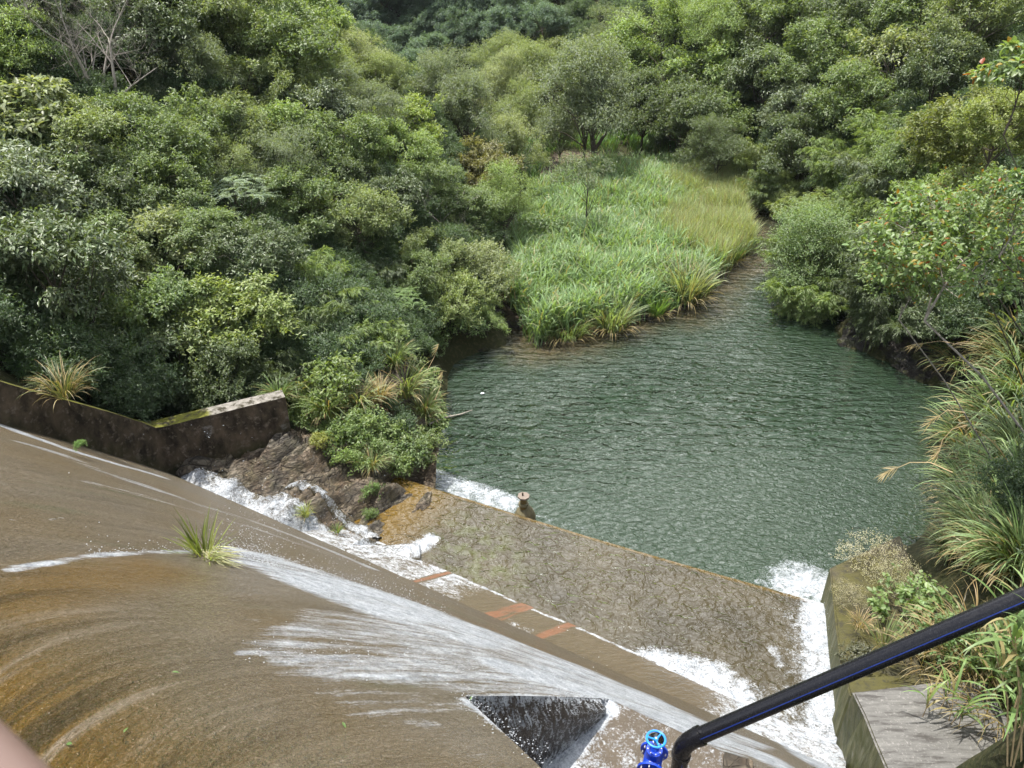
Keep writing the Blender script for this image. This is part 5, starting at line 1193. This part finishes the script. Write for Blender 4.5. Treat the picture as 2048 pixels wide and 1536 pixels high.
b = MB(); p = U(822, 868, .5); b.hexa([(-.18, -.2, -.6), (.2, -.2, -.6), (.2, .25, -.6), (-.18, .25, -.6)], [(-.15, -.15, .18), (.17, -.18, .22), (.17, .2, .26), (-.13, .22, .2)]); o = b.build('concrete_stump', M['oldtop'], None, .02); o.location = tuple(p); tag(o, 'small squared concrete stump at the water edge below the slab', 'concrete block')

# creepers over the mound
MP = [tuple(U(px, py, z)[:2]) for px, py, z in ((570, 800, 2.8), (640, 715, 3.1), (740, 655, 3), (850, 690, 1.6), (885, 770, .9), (905, 830, .3), (865, 895, .3), (800, 945, .6), (735, 940, 1.2), (700, 880, 2), (640, 845, 2.3), (600, 830, 2.5))]
rgc = np.random.default_rng(66); MPa = np.array(MP); kx = 30000; X = rgc.uniform(MPa[:, 0].min(), MPa[:, 0].max(), kx); Y = rgc.uniform(MPa[:, 1].min(), MPa[:, 1].max(), kx)
ok = (polydist(X, Y, MP) < .05) & (fbm(X * 1.6, Y * 1.6, 4) > .34); X, Y = X[ok], Y[ok]; Zc = tzv(X, Y)
inr = (X > -8.6) & (X < -2.1) & (Y > 11.7) & (Y < 17.5); Zc = np.where(inr, np.maximum(Zc, rockz(X, Y)), Zc)
k = len(X); lump = .75 * np.clip(fbm(X * 1.3, Y * 1.3, 91) - .22, 0, 1) * rgc.uniform(.2, 1, k) ** .5
lv = Leaves(); lv.add(np.stack([X, Y, Zc + lump], -1), unit(np.stack([rgc.normal(size=k), rgc.normal(size=k), -.2 + 0 * X], -1)), unit(np.array([0, -.25, 1.0]) + .45 * rgc.normal(size=(k, 3))), .115 * rgc.uniform(.7, 1.3, k), .06 * rgc.uniform(.7, 1.2, k), np.clip(.2 + .5 * fbm(X * 1.1, Y * 1.1, 3) * rgc.uniform(.3, 1.5, k), 0, 1))
o = link('creepers', lv.mesh('creepers'), M['leaf']); o.color = (.15, .225, .055, 1); tag(o, kind='stuff', label='bright creepers matted over the left mound')
# right bank: arching silver grass, near the camera
RB = [(2035, 690, 13.5, .85, 'brown and green tuft highest on the right bank below the reddish tree', (0.098, 0.132, 0.047), 0.30), (2005, 730, 14.2, .75, 'straw brown tuft beside the dark ledge', (0.143, 0.142, 0.056), 0.36), (2055, 800, 11.6, .85, 'long bladed tuft at the right edge above the dark water', (0.107, 0.167, 0.056), 0.12), (2005, 850, 12.6, .85, 'arching tuft hanging over the dark corner of the pool', (0.107, 0.167, 0.052), 0.12), (2055, 920, 10.8, .8, 'silvery tuft at the right edge with drooping white ribbed blades', (0.134, 0.188, 0.080), 0.07), (1995, 960, 11.9, .8, 'full arching tuft in the middle of the right bank', (0.116, 0.178, 0.056), 0.09), (1960, 1060, 11.8, .8, 'wide arching tuft reaching left over the water', (0.125, 0.183, 0.061), 0.07), (2035, 1050, 10.6, .8, 'bright tuft at the right edge above the black pipe', (0.116, 0.188, 0.052), 0.07), (2005, 1140, 10.4, .75, 'straw bottomed tuft just above the black pipe', (0.116, 0.167, 0.056), 0.30), (1925, 740, 13, .6, 'small tuft at the back corner of the right bank near the ledge', (0.11, 0.16, 0.05), 0.3), (1945, 900, 12, .8, 'tuft hanging lowest over the dark corner water', (0.115, 0.17, 0.055), 0.2), (2050, 1000, 10.7, .85, 'thick green tuft cut by the right edge of the photo', (0.11, 0.175, 0.05), 0.08), (1950, 1000, 11.8, .8, 'overlapping tuft left of the thick green one', (0.12, 0.18, 0.06), 0.1), (1980, 1090, 10.8, .8, 'long leaved tuft over the middle of the mossy slab side', (0.125, 0.18, 0.06), 0.15), (2050, 1130, 10.5, .85, 'green tuft at the right edge just over the pipe', (0.11, 0.17, 0.05), 0.15), (2050, 740, 13, .85, 'shaggy tuft at the right edge under the reddish tree', (0.105, 0.15, 0.05), 0.3), (1915, 1110, 12.2, .55, 'smaller tuft next to the dry brush', (0.116, 0.167, 0.061), 0.18)]
for i, (px, py, t, s, lb, c, dr) in enumerate(RB): t2 = canopy(px, py, 1, 0.0); tuft(px, py, 0, s * 1.0 * t2 / t, lb, 450 + i, c, t=t2, n=300, L=(.75, 1.5), W=.028, bend=(1.2, 2.3), lean=(-.12, -.18), dry=dr, rad=.32, seg=9)
# the steep earth bank these tufts grow from
bx = np.arange(3.6, 16.05, .12); by = np.arange(1.0, 16.05, .12); XB, YB = np.meshgrid(bx, by); TB = tzv(XB, YB); HB = np.full(XB.shape, -9.0)
for (px, py, t, ls, dys, rs_) in [(2065, 1490, 7.5, 5, 3.0, .5), (2095, 1400, 7.6, 5, 3.0, .5)]:
    q_ = UT(px, py, t); dx = XB - q_[0]; dy = np.abs(YB - q_[1]); far_ = sstep(.3, 2.5, dx)          # the bank widens away from the edge
    HB = np.maximum(HB, q_[2] - .12 + np.where(dx > 0, np.minimum(rs_ * dx, 1.2), ls * dx) - dys * dy * (1 - .3 * far_))
HB = HB + .22 * (fbm(XB * 1.6, YB * 1.6, 23) - .5)
HB = np.where(HB > TB + .04, HB, TB - .25)
keepb = (HB > TB).ravel(); Fb = gridfaces(*XB.shape); Fb = Fb[keepb[Fb].any(1)]
o = link('bank_slope', fastmesh('bank_slope', np.stack([XB, YB, HB], -1).reshape(-1, 3), Fb, vert_attr={'gravel': np.zeros(XB.size)}, smooth=True), M['soil']); tag(o, kind='structure')
# broad cane grass right at the pipe
def cane(px, py, t, s, label, seed, n=22, hh=(.5, 1.0), lean=(0, 0), col=(.095, .16, .04), W=.055, bend=(1.2, 2.2), L=(.7, 1.15)):
    p = UT(px, py, t); root = empty('cane_clump', tuple(p), 0, s); rg = np.random.default_rng(seed); bl = Blades(); tb = MB()
    for c in range(5):
        az = rg.uniform(0, 6.28); x0, y0 = .22 * rg.normal(size=2); H = rg.uniform(*hh); tip = np.array([x0 + .2 * math.cos(az) + lean[0] * H, y0 + .2 * math.sin(az) + lean[1] * H, H])
        tb.tube([(x0, y0, -.5), ((x0 + tip[0]) / 2, (y0 + tip[1]) / 2, H * .5), tuple(tip)], [.012, .010, .006], 6)
        k = n // 3; u = rg.uniform(.15, 1, k); B = np.array([x0, y0, 0]) + (tip - np.array([x0, y0, 0])) * u[:, None]
        bl.add(*ribbons(rg, B, rg.uniform(0, 6.28, k), rg.uniform(.1, .7, k), rg.uniform(*L, k), W * rg.uniform(.7, 1.1, k), rg.uniform(*bend, k), 9, .15, rg.uniform(.15, .95, k), np.where(rg.uniform(0, 1, k) < .12, .42, 0)))
    o = link('blades', bl.mesh('blades'), M['grass'], root); o.color = tuple(col) + (1,); tb.build('canes', M['straw'], root); return tag(root, label, 'cane grass')
cane(2065, 1490, 7.5, .75, 'broad bladed cane grass draping over the black pipe', 471, n=30, hh=(1.1, 2.0), lean=(-.32, .12))
cane(2095, 1400, 7.6, .75, 'broad cane grass at the right edge beside the pipe', 472, n=30, hh=(.7, 1.6), lean=(-.3, .1))
cane(1975, 1420, canopy(1975, 1420, 1, 0), .95, 'cane grass leaning over the grey slab', 473, col=(.09, .15, .035))
cane(2040, 1510, canopy(2040, 1510, 1, 0), 1.0, 'cane grass in the bottom right corner', 474)
cane(1905, 1430, 11.6, .62, 'short cane grass with vines at the slab edge', 475, col=(.10, .17, .035))
cane(1940, 1370, canopy(1940, 1370, 1, 0), .9, 'cane grass with bent leaves between the pipe and the slab', 476, col=(.10, .16, .045), hh=(.5, 1.2))
cane(2000, 1330, canopy(2000, 1330, 1, 0), 1.0, 'tall cane grass just under the pipe near the right edge', 477, col=(.085, .15, .035), hh=(.6, 1.3))
cane(2040, 1430, canopy(2040, 1430, 1, 0), 1.05, 'dark cane grass above the bottom right corner', 478, col=(.075, .13, .03), hh=(.6, 1.2))
tuft(1770, 1290, 2.2, .6, 'stiff striped tuft rising from the mossy slab below the pipe', 481, (.14, .18, .07), n=50, L=(.7, 1.2), W=.045, bend=(.2, .9), dry=.1)
tuft(1720, 1250, 1.9, .5, 'small dry straw tuft bent over the mossy slab', 482, (.30, .22, .12), n=70, L=(.5, .9), W=.02, bend=(1.0, 2.0), dry=.6)
tuft(1960, 1320, 0, 1.15, 'dead straw heap under the black pipe', 483, (.16, .13, .06), t=canopy(1960, 1320, 1, 0), n=140, L=(.6, 1.2), W=.016, bend=(1.2, 2.4), dry=.7, rad=.5)
tuft(1870, 1330, 0, 1.0, 'dark matted straw beside the step of the slab', 484, (.12, .10, .055), t=13.0, n=150, L=(.5, 1.0), W=.014, bend=(1.3, 2.5), dry=.6, rad=.5)
tuft(2010, 1440, 0, 1.05, 'brown dead grass hanging behind the cane grass', 485, (.14, .12, .055), t=canopy(2010, 1440, 1, 0), n=140, L=(.7, 1.3), W=.016, bend=(1.2, 2.4), dry=.6, rad=.5)
LFS = make_crown(333, R=1.0, nl=8, ncl=120, per=7, LL=.17, LW=.095, flat=.6, gap=.3, droop=.5, lobe=(.35, .55), lift=.6, twig=.2, fine=True, trunkr=.03)
proto('lush', 0, *LFS, 1.0)
T(1830, 1220, 75, 'lush', (.12, .19, .055), 'lush shrub with large pale green leaves beside the mossy slab', on=1.7, cat='shrub', name='shrub')
T(1900, 1290, 55, 'lush', (.085, .15, .04), 'green leafy plant above the black pipe', on=2.75, cat='shrub', name='shrub')
T(1720, 1310, 30, 'lush', (.07, .075, .04), 'wilted grey leaved plant hanging on the mossy slab', on=1.7, cat='shrub', name='shrub')
DRY = make_crown(341, R=1.0, nl=9, ncl=300, per=9, LL=.045, LW=.028, flat=.7, gap=.36, droop=.4, lobe=(.3, .5), lift=.7, twig=.2, trunkr=.035, pale=True)
proto('dry', 0, *DRY, 1.0)
T(1740, 1115, 62, 'dry', (.30, .28, .19), 'dry twiggy brush with pale seed heads at the wall corner', on=1.2, cat='bush', name='shrub', bark='twig')
T(1790, 1160, 55, 'dry', (.24, .23, .13), 'pale dry brush behind the lush large leaved shrub', on=1.7, cat='bush', name='shrub', bark='twig')
T(1700, 1190, 30, 'dry', (.26, .24, .15), 'low scrap of dry seed heads on the mossy slab', on=1.7, cat='bush', name='shrub', bark='twig')
# drooping seed plumes
def plume(pts, label):
    P = [UT(*p) for p in pts]; root = empty('seed_plume', tuple(P[0])); b = MB(); b.tube([Vector(p - P[0]) for p in P], list(np.linspace(.008, .004, len(P))), 5); b.build('stalk', M['straw'], root)
    e = P[-1] - P[0]; d = unit(P[-1] - P[-2]); rg = np.random.default_rng(int(pts[0][0])); k = 22; u = rg.uniform(0, 1, k)
    bl = Blades(); B = e + d * (u * .22)[:, None] - d * .12; bl.add(*ribbons(rg, B, rg.uniform(2.2, 4.0, k), rg.uniform(1.7, 2.6, k), rg.uniform(.12, .28, k), .012 + 0 * u, rg.uniform(.1, .6, k), 4, .3, u, .42 + 0 * u))
    o = link('plume', bl.mesh('plume'), M['grass'], root); o.color = (.34, .25, .10, 1); tag(root, label, 'seed head')
plume([(1905, 945, 12.0), (1860, 925, 12.2), (1820, 925, 12.4), (1785, 940, 12.5)], 'drooping golden seed head reaching over the water')
plume([(1935, 850, 13.0), (1905, 858, 13.2), (1885, 880, 13.3), (1878, 905, 13.3)], 'thin drooping seed head above the longer golden one')
plume([(1930, 825, 13.0), (1895, 820, 13.2), (1870, 838, 13.3)], 'small curled seed head near the dark water')
plume([(1925, 690, 14.5), (1880, 682, 14.8), (1835, 688, 15.0)], 'brown seed head in front of the dark ledge')
plume([(855, 740, 21.5), (868, 715, 21.5), (876, 694, 21.5)], 'upright reddish seed head on the left mound')
plume([(870, 800, 20.8), (880, 775, 20.8), (885, 748, 20.8)], 'reddish brown seed head leaning over the pool on the left')
# stones along the waterline
for i, (px, py, r, lb) in enumerate([(1290, 632, .30, 'pale angular stone at the front edge of the reeds'), (1345, 620, .24, 'small reddish stone beside the tall pale grass clump'), (1240, 645, .22, 'brown stone half in the water left of the angular stone'), (1482, 440, .42, 'pinkish flat stone at the mouth of the channel'), (1475, 420, .36, 'flat stone behind the pinkish stone'), (1505, 418, .40, 'dark stone in the channel mouth'), (1080, 605, .38, 'white boulder at the left margin of the reeds'), (1350, 325, .75, 'grey boulder on the shaded stony flat'), (1030, 640, .3, 'reddish stone in the pool corner'), (1395, 592, .22, 'orange stone at the right foot of the tall grass clump'), (1300, 345, .4, 'brown stone in the middle of the stony flat'), (1240, 335, .45, 'dark stone at the left of the stony flat')]):
    boulder(px, py, .08, r, (1.25, .95, .6), lb, seed=i + 3, rz=i * 1.1)
boulder(1905, 775, .1, .22, (1, .8, .7), 'small grey stone at the dark right waterline', seed=41)
boulder(398, 930, 1.95, .38, (1.5, .7, .75), 'pale stone wedged against the foot of the black wall', seed=29, rz=.6)
# debris
b = MB(); P = [U(858, 848, .25), U(890, 835, .1), U(920, 829, .05), U(945, 820, .08)]; b.tube(P, [.03, .035, .028, .012], 7); o = b.build('floating_branch', M['pale']); tag(o, 'pale bare stick floating at the left bank of the pool', 'stick')
b = MB(); P = [U(868, 717, .35), U(895, 716, .15), U(915, 717, .05)]; b.tube(P, [.03, .028, .02], 6); o = b.build('floating_branch', M['pale']); tag(o, 'short pale stick in the shaded upper corner of the pool', 'stick')
boulder(965, 787, .03, .06, (1.3, .9, .5), 'small white scrap floating on the green pool', cat='litter', mat='droplet', seed=50, name='floating_scrap')
for i, (px, py, lb) in enumerate([(345, 1351, 'green leaf adrift on the brown water near the left'), (250, 1472, 'yellowish leaf adrift on the lower left water'), (148, 1494, 'green leaf adrift nearest the railing'), (945, 1396, 'small green leaf beside the notch rim'), (685, 1450, 'bright green leaf on the water in the lower middle')]):
    s0, n0 = damhit(px, py); x0, y0 = xy(s0, n0); lv = Leaves(); lv.add(np.array([[0, 0, 0.]]), np.array([[1, .3, 0.]]), np.array([[0, 0, 1.]]), np.array([.06]), np.array([.022]), np.array([.8]), fine=True)
    o = link('fallen_leaf', lv.mesh('fallen_leaf'), M['leaf']); o.location = (x0, y0, float(prof(n0)) + .03); o.rotation_euler = (-.3, .2, i * 1.3); o.color = (.06, .11, .02, 1); tag(o, lb, 'leaf')
# ================================================================== SPRAY
rgs = np.random.default_rng(55); P = []; Rr = []
def spray(line, k, sp, up, pw=2.0, rr=(.002, .006)):
    L = np.array(line); d = np.concatenate([[0], np.cumsum(np.hypot(*np.diff(L, axis=0).T))]); u = rgs.uniform(0, 1, k) ** 1.4 * d[-1]
    s = np.interp(u, d, L[:, 0]) + sp * rgs.normal(size=k); n = np.interp(u, d, L[:, 1]) + sp * rgs.normal(size=k); x, y = xy(s, n)
    z = np.where(n < 8.7, prof(n), 1.2) + .02 + up * rgs.exponential(1, k) ** pw * .4; P.append(np.stack([x, y, z], -1)); Rr.append(rgs.uniform(*rr, k))
spray(bandline([(460, 1100), (540, 1120), (640, 1150), (760, 1190), (880, 1230)]), 1500, .13, .16)
spray(bandline([(470, 1110), (600, 1150)]), 700, .10, .22)
spray(bandline([(180, 1112), (300, 1103), (450, 1104)]), 160, .06, .06)
spray(bandline([(930, 1402), (1000, 1460), (1090, 1526)]), 260, .07, .10, rr=(.002, .006))
spray([sn(*U(px, py, FLOORZ)[:2]) for px, py in ((1205, 1412), (1150, 1470), (1100, 1530))], 320, .10, .12, rr=(.002, .006))
spray(bandline([(560, 1315), (800, 1325), (1000, 1350), (1250, 1420)]), 300, .2, .05, rr=(.002, .006))
def sprayw(line, z0, k, sp, up, rr=(.002, .007)):
    L = np.array(line); d = np.concatenate([[0], np.cumsum(np.hypot(*np.diff(L, axis=0).T))]); u = rgs.uniform(0, 1, k) * d[-1]
    x = np.interp(u, d, L[:, 0]) + sp * rgs.normal(size=k); y = np.interp(u, d, L[:, 1]) + sp * rgs.normal(size=k)
    P.append(np.stack([x, y, z0 + up * rgs.exponential(1, k) * .4], -1)); Rr.append(rgs.uniform(*rr, k))
sprayw([U(840, 950, .1)[:2], U(940, 985, .1)[:2], U(1010, 1005, .1)[:2]], .05, 380, .15, .30)
sprayw([U(1560, 1165, .1)[:2], U(1640, 1150, .1)[:2]], .05, 500, .30, .35)
sprayw([U(1640, 1220, 1)[:2], U(1650, 1400, 1)[:2]], 1.03, 500, .25, .22)
sprayw([U(1300, 1320, 1)[:2], U(1440, 1350, 1)[:2]], 1.02, 260, .2, .15)
sprayw([U(740, 1108, 1)[:2], U(850, 1085, 1)[:2]], 1.02, 260, .2, .25)
sprayw([U(400, 965, 1.9)[:2], U(560, 1025, 1.8)[:2], U(720, 1098, 1.3)[:2]], 1.9, 200, .2, .15)
P = np.concatenate(P); Rr = np.concatenate(Rr); oc = np.array([(1, 0, 0), (-1, 0, 0), (0, 1, 0), (0, -1, 0), (0, 0, 1), (0, 0, -1)], float)
of = np.array([(0, 2, 4), (2, 1, 4), (1, 3, 4), (3, 0, 4), (2, 0, 5), (1, 2, 5), (3, 1, 5), (0, 3, 5)])
st = 1 + rgs.uniform(0, 1.2, len(P)); sc3 = np.stack([Rr * st, Rr, Rr], -1)
o = link('spray', fastmesh('spray', (P[:, None, :] + oc[None] * sc3[:, None, :]).reshape(-1, 3), (np.arange(len(P))[:, None, None] * 6 + of[None]).reshape(-1, 3), smooth=True), M['droplet']); tag(o, kind='stuff', label='flying white drops over the splashes')

# ================================================================== PIPE AND VALVE
E = UT(1366, 1486, 8.2); Fp = UT(1800, 1291, 7.25); dr = unit(Fp - E); G_ = UT(2120, 1164, 6.75); G_ = E + (G_ - E) * 1.7
root = empty('black_pipe', tuple(E)); tag(root, 'long black plastic pipe with blue stripe crossing the white chute', 'pipe')
Rp = .089; dirn = Vector(unit(G_ - E)); foot = Vector((.02, .03, -1)).normalized()
b = MB(); b.tube([dirn * .16, Vector(G_ - E)], Rp, 24); b.build('long_run', M['black'], root)
b = MB(); b.tube([foot * .15, foot * 1.2], Rp, 24); b.build('riser', M['black'], root)
b = MB(); pe = []
for t in np.linspace(0, 1, 11):
    a = foot * .17 * (1 - t) ** 2 + dirn * .17 * t ** 2; pe.append(a)
b.tube([foot * .20] + pe + [dirn * .20], Rp * 1.12, 24)
for dd_ in (foot, dirn): b.tube([dd_ * .175, dd_ * .235], Rp * 1.2, 24)
for k in range(2): b.tube([dirn * (.12 + .07 * k) + Vector((0, -.02, Rp * 1.1)), dirn * (.12 + .07 * k) + Vector((0, -.03, Rp * 1.42))], .018, 8)
b.build('elbow', M['black'], root)
def stripe(a0, a1, ax, off, name='stripe'):
    b = MB(); w = ax.cross(off).normalized(); o1 = (off * math.cos(.06) + w * math.sin(.06)).normalized(); o2 = (off * math.cos(.06) - w * math.sin(.06)).normalized()
    r = Rp + .0025; b.add([a0 + o1 * r, a0 + off * (r + .001), a0 + o2 * r, a1 + o1 * r, a1 + off * (r + .001), a1 + o2 * r], [(0, 3, 4, 1), (1, 4, 5, 2)], True); b.build(name, M['stripe'], root)
toC = Vector(-E + np.array([0, 0, CAMZ])); toC = (toC - dirn * toC.dot(dirn)).normalized(); sd_ = dirn.cross(toC).normalized()
if sd_.z > 0: sd_ = -sd_
stripe(dirn * .24, Vector(G_ - E), dirn, (toC * .93 + sd_ * .36).normalized())
tf = Vector(-E + np.array([0, 0, CAMZ])); tf = (tf - foot * tf.dot(foot)).normalized(); stripe(foot * .24, foot * 1.2, foot, (tf * .95 + foot.cross(tf) * -.3).normalized())

H = UT(1312, 1478, 8.0); vroot = empty('gate_valve', tuple(H)); tag(vroot, 'blue gate valve with a sky blue handwheel beside the black pipe', 'valve')
b = MB(); V = []; F = []; Rw = .097; rt = .0125
for i in range(40):
    a = 2 * math.pi * i / 40
    for j in range(10):
        c = 2 * math.pi * j / 10; V.append(((Rw + rt * math.cos(c)) * math.cos(a), (Rw + rt * math.cos(c)) * math.sin(a), rt * .8 * math.sin(c)))
F = [(i * 10 + j, (i + 1) % 40 * 10 + j, (i + 1) % 40 * 10 + (j + 1) % 10, i * 10 + (j + 1) % 10) for i in range(40) for j in range(10)]
b.add(V, F, True); b.build('handwheel', M['sky'], vroot)
for i in range(3):
    a = 2 * math.pi * i / 3 + .75; b = MB(); b.tube([(0, 0, -.012), (Rw * .5 * math.cos(a), Rw * .5 * math.sin(a), -.008), (Rw * math.cos(a), Rw * math.sin(a), 0)], [.013, .010, .010], 8); b.build('spoke', M['sky'], vroot)
b = MB(); b.lathe([(.024, -.03), (.024, .004), (.02, .008)], k=14); b.build('hub', M['sky'], vroot)
b = MB(); b.lathe([(.012, .004), (.012, .016), (.010, .02)], k=6); b.build('nut', M['steel'], vroot)
b = MB(); b.lathe([(.016, -.14), (.016, -.03)], k=12); b.build('stem', M['steel'], vroot)
b = MB(); b.lathe([(.055, -.30), (.05, -.16), (.035, -.13), (.03, -.10)], k=18); b.lathe([(.085, -.20), (.088, -.195), (.088, -.175), (.085, -.17), (.05, -.168)], k=4 * 5); b.build('bonnet', M['blue'], vroot)
axv = Vector((-.30, -.95, -.05)).normalized(); cz_ = Vector((0, 0, -.36)); R3 = axv.to_track_quat('Z', 'Y').to_matrix()
b = MB(); b.lathe([(.085, -.12), (.10, -.05), (.10, .05), (.085, .12)], c=cz_, k=22, M=R3); b.lathe([(.095, -.17), (.09, 0), (.075, .18)], c=cz_ + Vector((0, 0, .02)), k=18); b.build('body', M['blue'], vroot)
for sg in (1, -1):
    b = MB(); b.lathe([(.09, sg * .12 - .003), (.150, sg * .12 - .0), (.150, sg * .12 + .024), (.085, sg * .12 + .027)], c=cz_, k=28, M=R3); b.build('flange', M['blue'], vroot)
    for i in range(8):
        a = 2 * math.pi * i / 8 + .2; q_ = Vector((.125 * math.cos(a), .125 * math.sin(a), 0)); b = MB(); b.tube([cz_ + R3 @ (q_ + Vector((0, 0, sg * .12 - .02))), cz_ + R3 @ (q_ + Vector((0, 0, sg * .12 + .05)))], .010, 6); b.build('bolt', M['steel'], vroot)
for i in range(8):
    a = 2 * math.pi * i / 8; b = MB(); b.tube([(.072 * math.cos(a), .072 * math.sin(a), -.20), (.072 * math.cos(a), .072 * math.sin(a), -.155)], .008, 6); b.build('bolt', M['steel'], vroot)
b = MB(); b.tube([cz_ + axv * .14, cz_ + axv * .75], .088, 22); b.build('pipe_stub', M['black'], vroot)
b = MB(); b.tube([cz_ - axv * .14, cz_ - axv * .24, cz_ - axv * .27 + Vector((.03, 0, -.05))], .088, 22); b.build('pipe_stub', M['black'], vroot)

# handrail of the dam crest, close to the camera
b = MB(); pa = UT(-205, 1432, .42); pb = UT(100, 1737, .40); pd = unit(pb - pa)
b.tube([Vector(pa - pd * .55), Vector(pb + pd * .25)], .030, 24); o = b.build('handrail', M['rust']); tag(o, 'out of focus pinkish brown handrail in the bottom left corner', 'railing')
b = MB(); pm = Vector(pb + pd * .2); b.tube([pm, pm + Vector((0, 0, -1.1))], .025, 16); b.build('post', M['rust'], o)

# ================================================================== LIGHT, SKY, CAMERA
w = bpy.data.worlds.new('World'); sc.world = w; w.use_nodes = True; nt = w.node_tree; g = N(nt)
bgn = [n for n in nt.nodes if n.type == 'BACKGROUND'][0]
EL, AZX, AZY = 74.0, -.93, .37
sk = nt.nodes.new('ShaderNodeTexSky'); sk.sky_type = 'NISHITA'; sk.sun_disc = False; sk.sun_elevation = R_(EL); sk.sun_rotation = math.atan2(AZX, AZY); sk.air_density = 1.0; sk.dust_density = 1.2
tc = nt.nodes.new('ShaderNodeTexCoord'); mp = g.mapping(tc.outputs['Generated'], (1.0, 1.0, 1.8))
cl = g.noise(mp, 1.9, 7, .6, .3); dv = g.new('ShaderNodeVectorMath', operation='DOT_PRODUCT'); g.ln(tc.outputs['Generated'], dv.inputs[0]); dv.inputs[1].default_value = (.20, .83, .52)   # an added bank of cloud that brightens the pool's reflection
cm = g.math('MAXIMUM', g.mr(cl, .50, .62), g.mr(g.math('ADD', dv.outputs['Value'], g.math('MULTIPLY', g.math('SUBTRACT', cl, .5), .5)), 0.78, .92))
colr = g.mix(g.math('MULTIPLY', cm, .94), sk.outputs[0], (33, 33.2, 33.3)); g.ln(colr, bgn.inputs['Color']); bgn.inputs['Strength'].default_value = .097
sl = bpy.data.lights.new('Sun', 'SUN'); sl.energy = 5.0; sl.angle = R_(.5); sl.color = (1, .955, .88); so = bpy.data.objects.new('Sun', sl); COL.objects.link(so)
ce = math.cos(R_(EL)); so.rotation_euler = Vector((AZX * ce, AZY * ce, math.sin(R_(EL)))).to_track_quat('Z', 'Y').to_euler(); so.location = (0, 0, 40)
cam = bpy.data.cameras.new('Camera'); co = bpy.data.objects.new('Camera', cam); COL.objects.link(co); sc.camera = co
co.location = (0, 0, CAMZ); co.rotation_euler = (math.pi / 2 - PITCH, 0, 0); cam.sensor_fit = 'HORIZONTAL'; cam.sensor_width = 36; cam.lens = FPX / 2048 * 36; cam.clip_start = .05; cam.clip_end = 2000
cam.dof.use_dof = True; cam.dof.focus_distance = 20; cam.dof.aperture_fstop = 5.7
sc.view_settings.view_transform = 'Standard'; sc.view_settings.look = 'None'; sc.view_settings.exposure = 0.72; sc.view_settings.gamma = 1
c = sc.cycles; c.max_bounces = 6; c.diffuse_bounces = 3; c.glossy_bounces = 3; c.transmission_bounces = 3; c.transparent_max_bounces = 4; c.caustics_reflective = False; c.caustics_refractive = False; c.sample_clamp_indirect = 6; c.sample_clamp_direct = 12
c.use_denoising = True; c.denoising_prefilter = 'ACCURATE'; c.use_adaptive_sampling = True; c.adaptive_threshold = .012
try: c.denoiser = 'OPENIMAGEDENOISE'; c.denoising_input_passes = 'RGB_ALBEDO_NORMAL'
except Exception: pass
# the damp valley air
mh, nh, oh = nmat('valley_air'); vh = nh.nodes.new('ShaderNodeVolumePrincipled'); vh.inputs['Color'].default_value = (.86, .92, 1, 1); vh.inputs['Density'].default_value = .00012; vh.inputs['Anisotropy'].default_value = .2; nh.links.new(vh.outputs[0], oh.inputs['Volume'])
b = MB(); zt_ = float(GZ.max()) + 16; zb_ = float(GZ.min()) - 1.5; b.hexa([(-82, -14, zb_), (92, -14, zb_), (92, 176, zb_), (-82, 176, zb_)], [(-82, -14, zt_), (92, -14, zt_), (92, 176, zt_), (-82, 176, zt_)]); o = b.build('haze', mh); tag(o, kind='stuff')
for o in list(COL.objects):                     # every water sheet faces up
    if o.type == 'MESH' and o.get('kind') == 'structure' and 'water' in o.name:
        nz = np.zeros(len(o.data.polygons) * 3, np.float32); o.data.polygons.foreach_get('normal', nz)
        if nz[2::3].mean() < 0: o.data.flip_normals()
